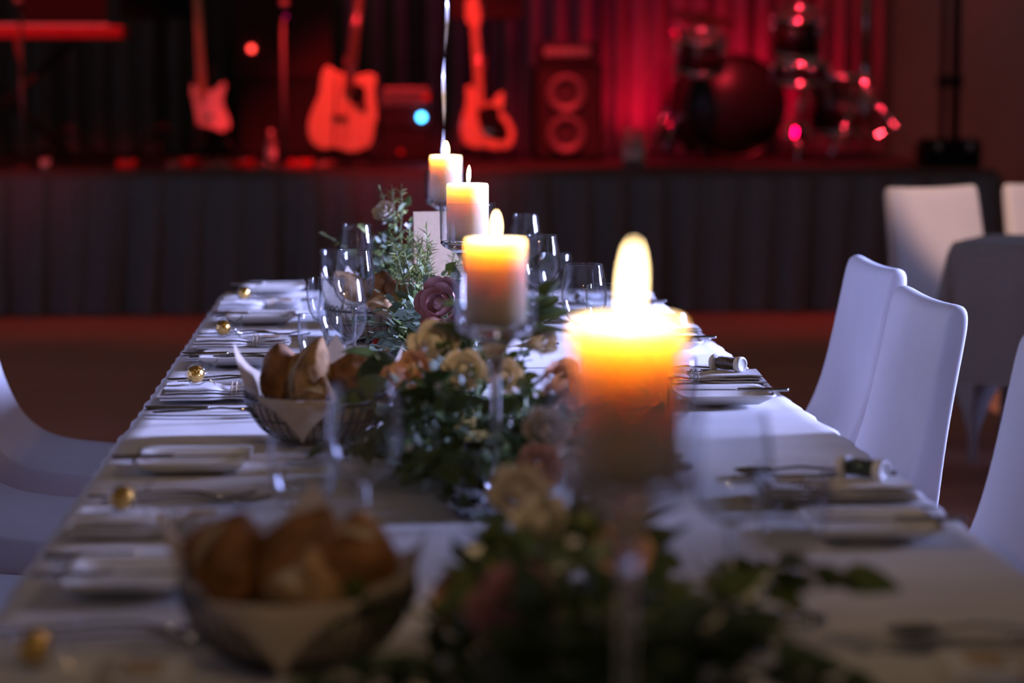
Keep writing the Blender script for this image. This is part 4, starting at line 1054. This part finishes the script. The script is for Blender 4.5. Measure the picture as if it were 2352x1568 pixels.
# ribbon hanging behind the farthest candle
rb = MB(); pts = []
for k in range(90):
    f = k / 89; py = 345 - f * 420
    px = 1017 + (0 if py > 300 else (300 - py) / 300 * 9) + 2.2 * math.sin(f * 11)
    pts.append((W(px, py, 5.42), f))
def rib(u, v):
    i = min(int(u * 89), 88); f = u * 89 - i
    c = pts[i][0].lerp(pts[i + 1][0], f); a = 0.6 + u * 8
    return c + Vector((math.cos(a), math.sin(a), 0)) * (v - .5) * 0.0065
b = MB().grid(rib, 260, 1); lowp = pts[0][0]
b.grid(lambda u, v: lowp.lerp(Vector((lowp.x - .002, 5.42, TZ + .012)), u) + Vector((math.cos(.6 - u * 4), math.sin(.6 - u * 4), 0)) * (v - .5) * .0065, 120, 1)
t = thing('balloon_ribbon', 'twisted silver white ribbon rising behind the farthest candle', 'ribbon', (0, 0, 0))
o = b.build('ribbon', M['ribbon'], t)
MB().lathe([(0, 0), (0.016, 0), (0.018, 0.006), (0.010, 0.014), (0, 0.015)], 20, (lowp.x - .002, 5.42, TZ + .0035)).build('weight', M['ribbon'], t)
# ------------------------------------------------------------------ flowers and greenery
def leaf_mesh(name, L, w, m, tip=1.0, fold=0.12, curl=0.15):
    def fn(u, v):
        s = u; k = math.sin(math.pi * min(1, s ** tip)) ** 0.75 if 0 < s < 1 else 0
        x = (v - .5) * 2 * w * k
        return Vector((x, s * L, abs(v - .5) * 2 * w * k * fold * 3 - curl * L * s * s))
    return MB().grid(fn, 7, 4).mesh(name, m)
LE = {'euca': leaf_mesh('eucalyptus_leaf', 0.030, 0.0135, M['euca'], 0.85, 0.05, 0.08),
      'eucas': leaf_mesh('eucalyptus_leaf', 0.020, 0.0095, M['euca'], 0.85, 0.05, 0.08),
      'ruscus': leaf_mesh('pointed_leaf', 0.052, 0.0125, M['leaf'], 0.75, 0.15, 0.15),
      'broad': leaf_mesh('broad_leaf', 0.060, 0.022, M['leaf'], 0.65, 0.15, 0.22),
      'round': leaf_mesh('round_leaf', 0.026, 0.0125, M['leaf2'], 0.9, 0.08, 0.1),
      'needle': leaf_mesh('needle_leaf', 0.022, 0.0018, M['leaf2'], 0.7, 0.2, 0.1)}
def orient(d, roll):
    q = Vector(d).normalized().to_track_quat('Y', 'Z').to_euler()
    return q
def sprig(root, base, d, L, kind, n, bend=0.3, rs=random):
    """a curved twig (part) with its leaves (sub-parts)"""
    d = Vector(d).normalized(); side = d.cross(Vector((0, 0, 1)))
    side = side.normalized() if side.length > .1 else Vector((1, 0, 0))
    pts = []
    g = Vector((rs.uniform(-1, 1), rs.uniform(-1, 1), -0.6)) * bend
    for k in range(7):
        f = k / 6; p = Vector(base) + d * L * f + g * L * f * f
        p.z = max(p.z, 0.006); pts.append(p)
    o = MB().tube(pts, [0.0016 * (1 - .6 * k / 6) for k in range(7)], 5).build('sprig', M['stem'], root)
    me = LE[kind]
    for k in range(n):
        f = 0.18 + 0.82 * (k + .5) / n
        i = min(int(f * 6), 5); p = pts[i].lerp(pts[i + 1], f * 6 - i)
        td = (pts[i + 1] - pts[i]).normalized()
        a = rs.uniform(0, 2 * math.pi) if kind in ('needle',) else (k % 2) * math.pi + rs.uniform(-.6, .6)
        sd = (side * math.cos(a) + td.cross(side) * math.sin(a))
        ld = td * rs.uniform(.25, .7) + sd * 1.0 + Vector((0, 0, rs.uniform(-.1, .35)))
        if k == n - 1: ld = td
        sc = rs.uniform(.75, 1.2) * (1 - .25 * f)
        e = orient(ld, 0); 
        l = link_mesh('leaf', me, o, p, e, (sc, sc, sc))
        l.rotation_euler.rotate_axis('Y', rs.uniform(-.7, .7))
    return o
def petal_mesh(name, w, h, m, cup, outw):
    def fn(u, v):
        a = (u - .5) * 2; s = v
        ww = w * math.sin(math.pi * (0.10 + 0.75 * s)) ** .6
        x = a * ww; y_ = -cup * (1 - a * a) * math.sin(math.pi * min(1, s * .8)) - outw * s * s
        return Vector((x, y_, h * s * (1 - .08 * a * a) + 0.0012 * math.sin(a * 7) * s))
    return MB().grid(fn, 6, 6).mesh(name, m)
PET = {c: [petal_mesh('petal', .0075, .022, M[c], .003, -.003), petal_mesh('petal', .012, .025, M[c], .005, .001), petal_mesh('petal', .0165, .025, M[c], .006, .009), petal_mesh('petal', .018, .022, M[c], .005, .017)] for c in ('cream', 'peach', 'pink', 'white_petal')}
def rose(root, p, c, size, up=(0, 0, 1), rs=random):
    q = Vector(up).normalized().to_track_quat('Z', 'Y').to_euler()
    h = MB().lathe([(0, -.008), (.006, -.004), (.0085, .004), (.0075, .017), (.004, .021), (0, .020)], 12).build('rose', M[c], root)
    h.location = p; h.rotation_euler = q; h.scale = (size * .8, size * .8, size * .8)
    for ring, (n, r_, me) in enumerate([(3, .0045, 0), (4, .009, 1), (5, .013, 2), (6, .015, 3)]):
        for k in range(n):
            a = 2 * math.pi * k / n + ring * .7 + rs.uniform(-.15, .15)
            link_mesh('petal', PET[c][me], h, (r_ * math.cos(a), r_ * math.sin(a), -.002 * ring), (rs.uniform(-.1, .1), 0, a + math.pi / 2))
    for k in range(4):
        a = k * 1.57 + .3
        link_mesh('sepal', LE['needle'], h, (.006 * math.cos(a), .006 * math.sin(a), -.006), (-.3, 0, a - math.pi / 2))
    return h
def filler(root, rs, fnp, n, kinds):
    """small leaves too many to tell apart, one mesh"""
    for nm, m, L, w in kinds:
        b = MB()
        for _ in range(n):
            p, out = fnp(rs)
            d = (out + Vector((rs.uniform(-1, 1), rs.uniform(-1, 1), rs.uniform(-.5, .9)))).normalized()
            s = d.cross(Vector((rs.uniform(-1, 1), rs.uniform(-1, 1), rs.uniform(-1, 1)))).normalized() * w * rs.uniform(.7, 1.2)
            l = L * rs.uniform(.6, 1.3); nrm = d.cross(s).normalized() * l * .12
            pts = [p, p + d * l * .35 + s + nrm * .3, p + d * l * .75 + s * .7, p + d * l + nrm, p + d * l * .75 - s * .7, p + d * l * .35 - s + nrm * .3]
            pts = [Vector((q.x, q.y, max(q.z, .004))) for q in pts]
            b.add(pts, [(0, 1, 2, 3), (0, 3, 4, 5)], True)
        b.build(nm, m, root)['kind'] = 'stuff'
def blossoms(root, rs, fnp, n, r, m, nm='small_blossoms'):
    b = MB()
    for _ in range(n):
        p, out = fnp(rs); p = p + out * 0.02
        up = out.normalized()
        for k in range(5):
            a = 2 * math.pi * k / 5
            s = up.orthogonal().normalized(); t_ = up.cross(s)
            d = s * math.cos(a) + t_ * math.sin(a)
            w = up.cross(d)
            b.add([p, p + d * r * .6 + w * r * .4 + up * r * .2, p + d * r + up * r * .35, p + d * r * .6 - w * r * .4 + up * r * .2], [(0, 1, 2, 3)], True)
        b.sphere(p + up * r * .12, r * .25, 6, 4)
    b.build(nm, m, root)['kind'] = 'stuff'
def arrangement(label, cxy, half, h, seed, n_sprigs, roses, mix, nfill, skew=0.0):
    rs = random.Random(seed)
    root = thing('flower_arrangement', label, 'flowers', (cxy[0], cxy[1], TZ + .004), 0, 'rose and eucalyptus arrangements')
    hx, hy = half
    def fnp(r_):
        a = r_.uniform(0, 2 * math.pi); k = math.sqrt(r_.random()); z = r_.random() ** 0.8 * h * (1.02 - k * k * .8)
        return Vector((hx * .85 * k * math.cos(a), hy * .9 * k * math.sin(a), .006 + z)), Vector((math.cos(a) * k, math.sin(a) * k, .5))
    # moss block that holds the stems
    MB().sphere((0, 0, h * .18), (hx * .5, hy * .8, h * .2), 16, 8).build('moss_base', M['leaf'], root)
    for k in range(n_sprigs):
        a = 2 * math.pi * k / n_sprigs + rs.uniform(-.3, .3)
        kind = rs.choice(mix); bp = (hx * .35 * math.cos(a), hy * .55 * math.sin(a) + rs.uniform(-.3, .3) * hy, h * .25)
        el = rs.uniform(.0, 1.3)
        d = (math.cos(a) * math.cos(el), math.sin(a) * .6 * math.cos(el), math.sin(el))
        L = rs.uniform(.7, 1.1) * (hx * .8 if el < .6 else h * .8)
        sprig(root, bp, d, L, kind, 11 if kind != 'needle' else 26, .25, rs)
    for (x, y, z, c, s, up) in roses: rose(root, Vector((x, y, z)), c, s, up, rs)
    filler(root, rs, fnp, nfill, [('dark_foliage', M['leaf'], .030, .008), ('grey_green_foliage', M['euca'], .018, .007), ('light_foliage', M['leaf2'], .016, .004)])
    blossoms(root, rs, fnp, 26, .0065, M['white_petal'])
    return root, rs
# far tall posy with the card
r1, rs = arrangement('tall narrow flower posy beside the kraft menu card, farthest from camera', (0.062, 4.90), (0.075, .10), 0.235, 11, 10, [(-.03, -.03, .225, 'cream', .9, (-.3, -.6, .6)), (.045, -.05, .175, 'cream', .7, (.1, -.8, .4))], ['euca', 'eucas', 'round', 'ruscus'], 170)
for k in range(3): sprig(r1, (-.02 + .01 * k, 0, .18), (-.1 + .1 * k, .1, 1), .10, 'needle', 20, .1, rs)
# middle one with rosemary and the dusty pink rose
r2, rs = arrangement('garland of rosemary and eucalyptus with dusty pink rose under the third candle', (0.125, 4.30), (0.10, .34), 0.15, 23, 16,
    [(0.000, -.30, .118, 'pink', 1.75, (-.5, -.85, .25)), (.06, -.15, .08, 'cream', 1.0, (.3, -.6, .5)), (-.05, .2, .12, 'white_petal', .6, (-.4, -.5, .6))], ['euca', 'eucas', 'ruscus', 'needle'], 230)
for k in range(15): sprig(r2, (rs.uniform(-.085, .02), rs.uniform(-.05, .22), .10), (rs.uniform(-.45, .45), rs.uniform(-.4, .1), 1), rs.uniform(.09, .14), 'needle', 34, .1, rs)
for p_, d_ in [((-.06, -.22, .05), (-.9, -.5, .25)), ((-.05, -.25, .04), (-.5, -.9, .25)), ((-.06, -.10, .06), (-1, -.3, .3)), ((.02, -.3, .04), (.2, -1, .2)), ((-.03, -.28, .06), (-.4, -.7, .5))]:
    sprig(r2, p_, d_, .11, 'euca', 10, .2, rs)
sprig(r2, (.07, -.1, .06), (1, -.1, .55), .17, 'needle', 8, .5, rs)
# the big one round the second candle
r3, rs = arrangement('large arrangement of cream and peach roses around the second candle stem', (0.130, 3.05), (0.135, .40), 0.145, 31, 20,
    [(-.045, .02, .150, 'cream', 1.25, (-.2, -.7, .7)), (-.075, -.04, .125, 'peach', 1.0, (-.5, -.7, .4)), (-.015, -.08, .130, 'cream', 1.0, (0, -.9, .4)), (.035, -.06, .12, 'cream', .9, (.2, -.9, .4)),
     (.105, -.02, .105, 'peach', 1.25, (.5, -.8, .2)), (.085, .06, .150, 'cream', 1.0, (.4, -.6, .7)), (-.10, .02, .10, 'peach', .9, (-.7, -.6, .3)),
     (.065, -.36, .095, 'cream', 1.0, (.2, -.9, .4)), (.055, -.40, .060, 'peach', 1.0, (.1, -.9, .3)), (.095, -.33, .05, 'cream', .8, (.4, -.8, .3))], ['broad', 'ruscus', 'broad', 'euca', 'eucas'], 330)
for p_, d_ in [((.11, .10, .05), (1, -.4, .1)), ((.11, -.05, .04), (1, -.6, .0)), ((.12, -.2, .05), (1, -.2, .1)), ((.10, .2, .05), (1, .1, .2))]: sprig(r3, p_, d_, .12, 'eucas', 11, .3, rs)
for p_, d_ in [((-.10, -.05, .09), (-1, -.2, .15)), ((-.08, .08, .1), (-.8, -.3, .6)), ((0, 0, .13), (-.1, -.5, 1)), ((.06, .05, .13), (.3, -.3, 1)), ((-.10, -.12, .05), (-1, -.3, .1)), ((-.02, -.3, .04), (-.5, -1, .3))]: sprig(r3, p_, d_, .06 if d_[0] < -.6 else .11, 'broad', 5 if d_[0] < -.6 else 8, .2, rs)
# nearest
r4, rs = arrangement('nearest blurred arrangement of pink and cream roses in the foreground', (0.165, 1.93), (0.135, .36), 0.115, 47, 18,
    [(-.055, -.14, .085, 'pink', 1.35, (-.3, -.8, .5)), (.005, -.16, .055, 'cream', 1.3, (.1, -.9, .4)), (-.02, .10, .11, 'cream', .9, (-.2, -.6, .7)), (.04, .02, .10, 'peach', .9, (.1, -.7, .6)), (-.03, .25, .11, 'cream', 1.0, (0, -.8, .5)),
     (-.09, .03, .06, 'peach', .9, (-.6, -.7, .3))], ['broad', 'ruscus', 'broad', 'euca'], 300)
for p_, d_ in [((.10, 0, .05), (1, -.1, .4)), ((.10, -.10, .03), (1, -.3, .1)), ((.09, .1, .05), (1, .2, .3)), ((-.10, .05, .04), (-1, -.2, .3)), ((-.1, -.1, .03), (-1, -.4, .1))]: sprig(r4, p_, d_, .11, 'broad', 8, .2, rs)
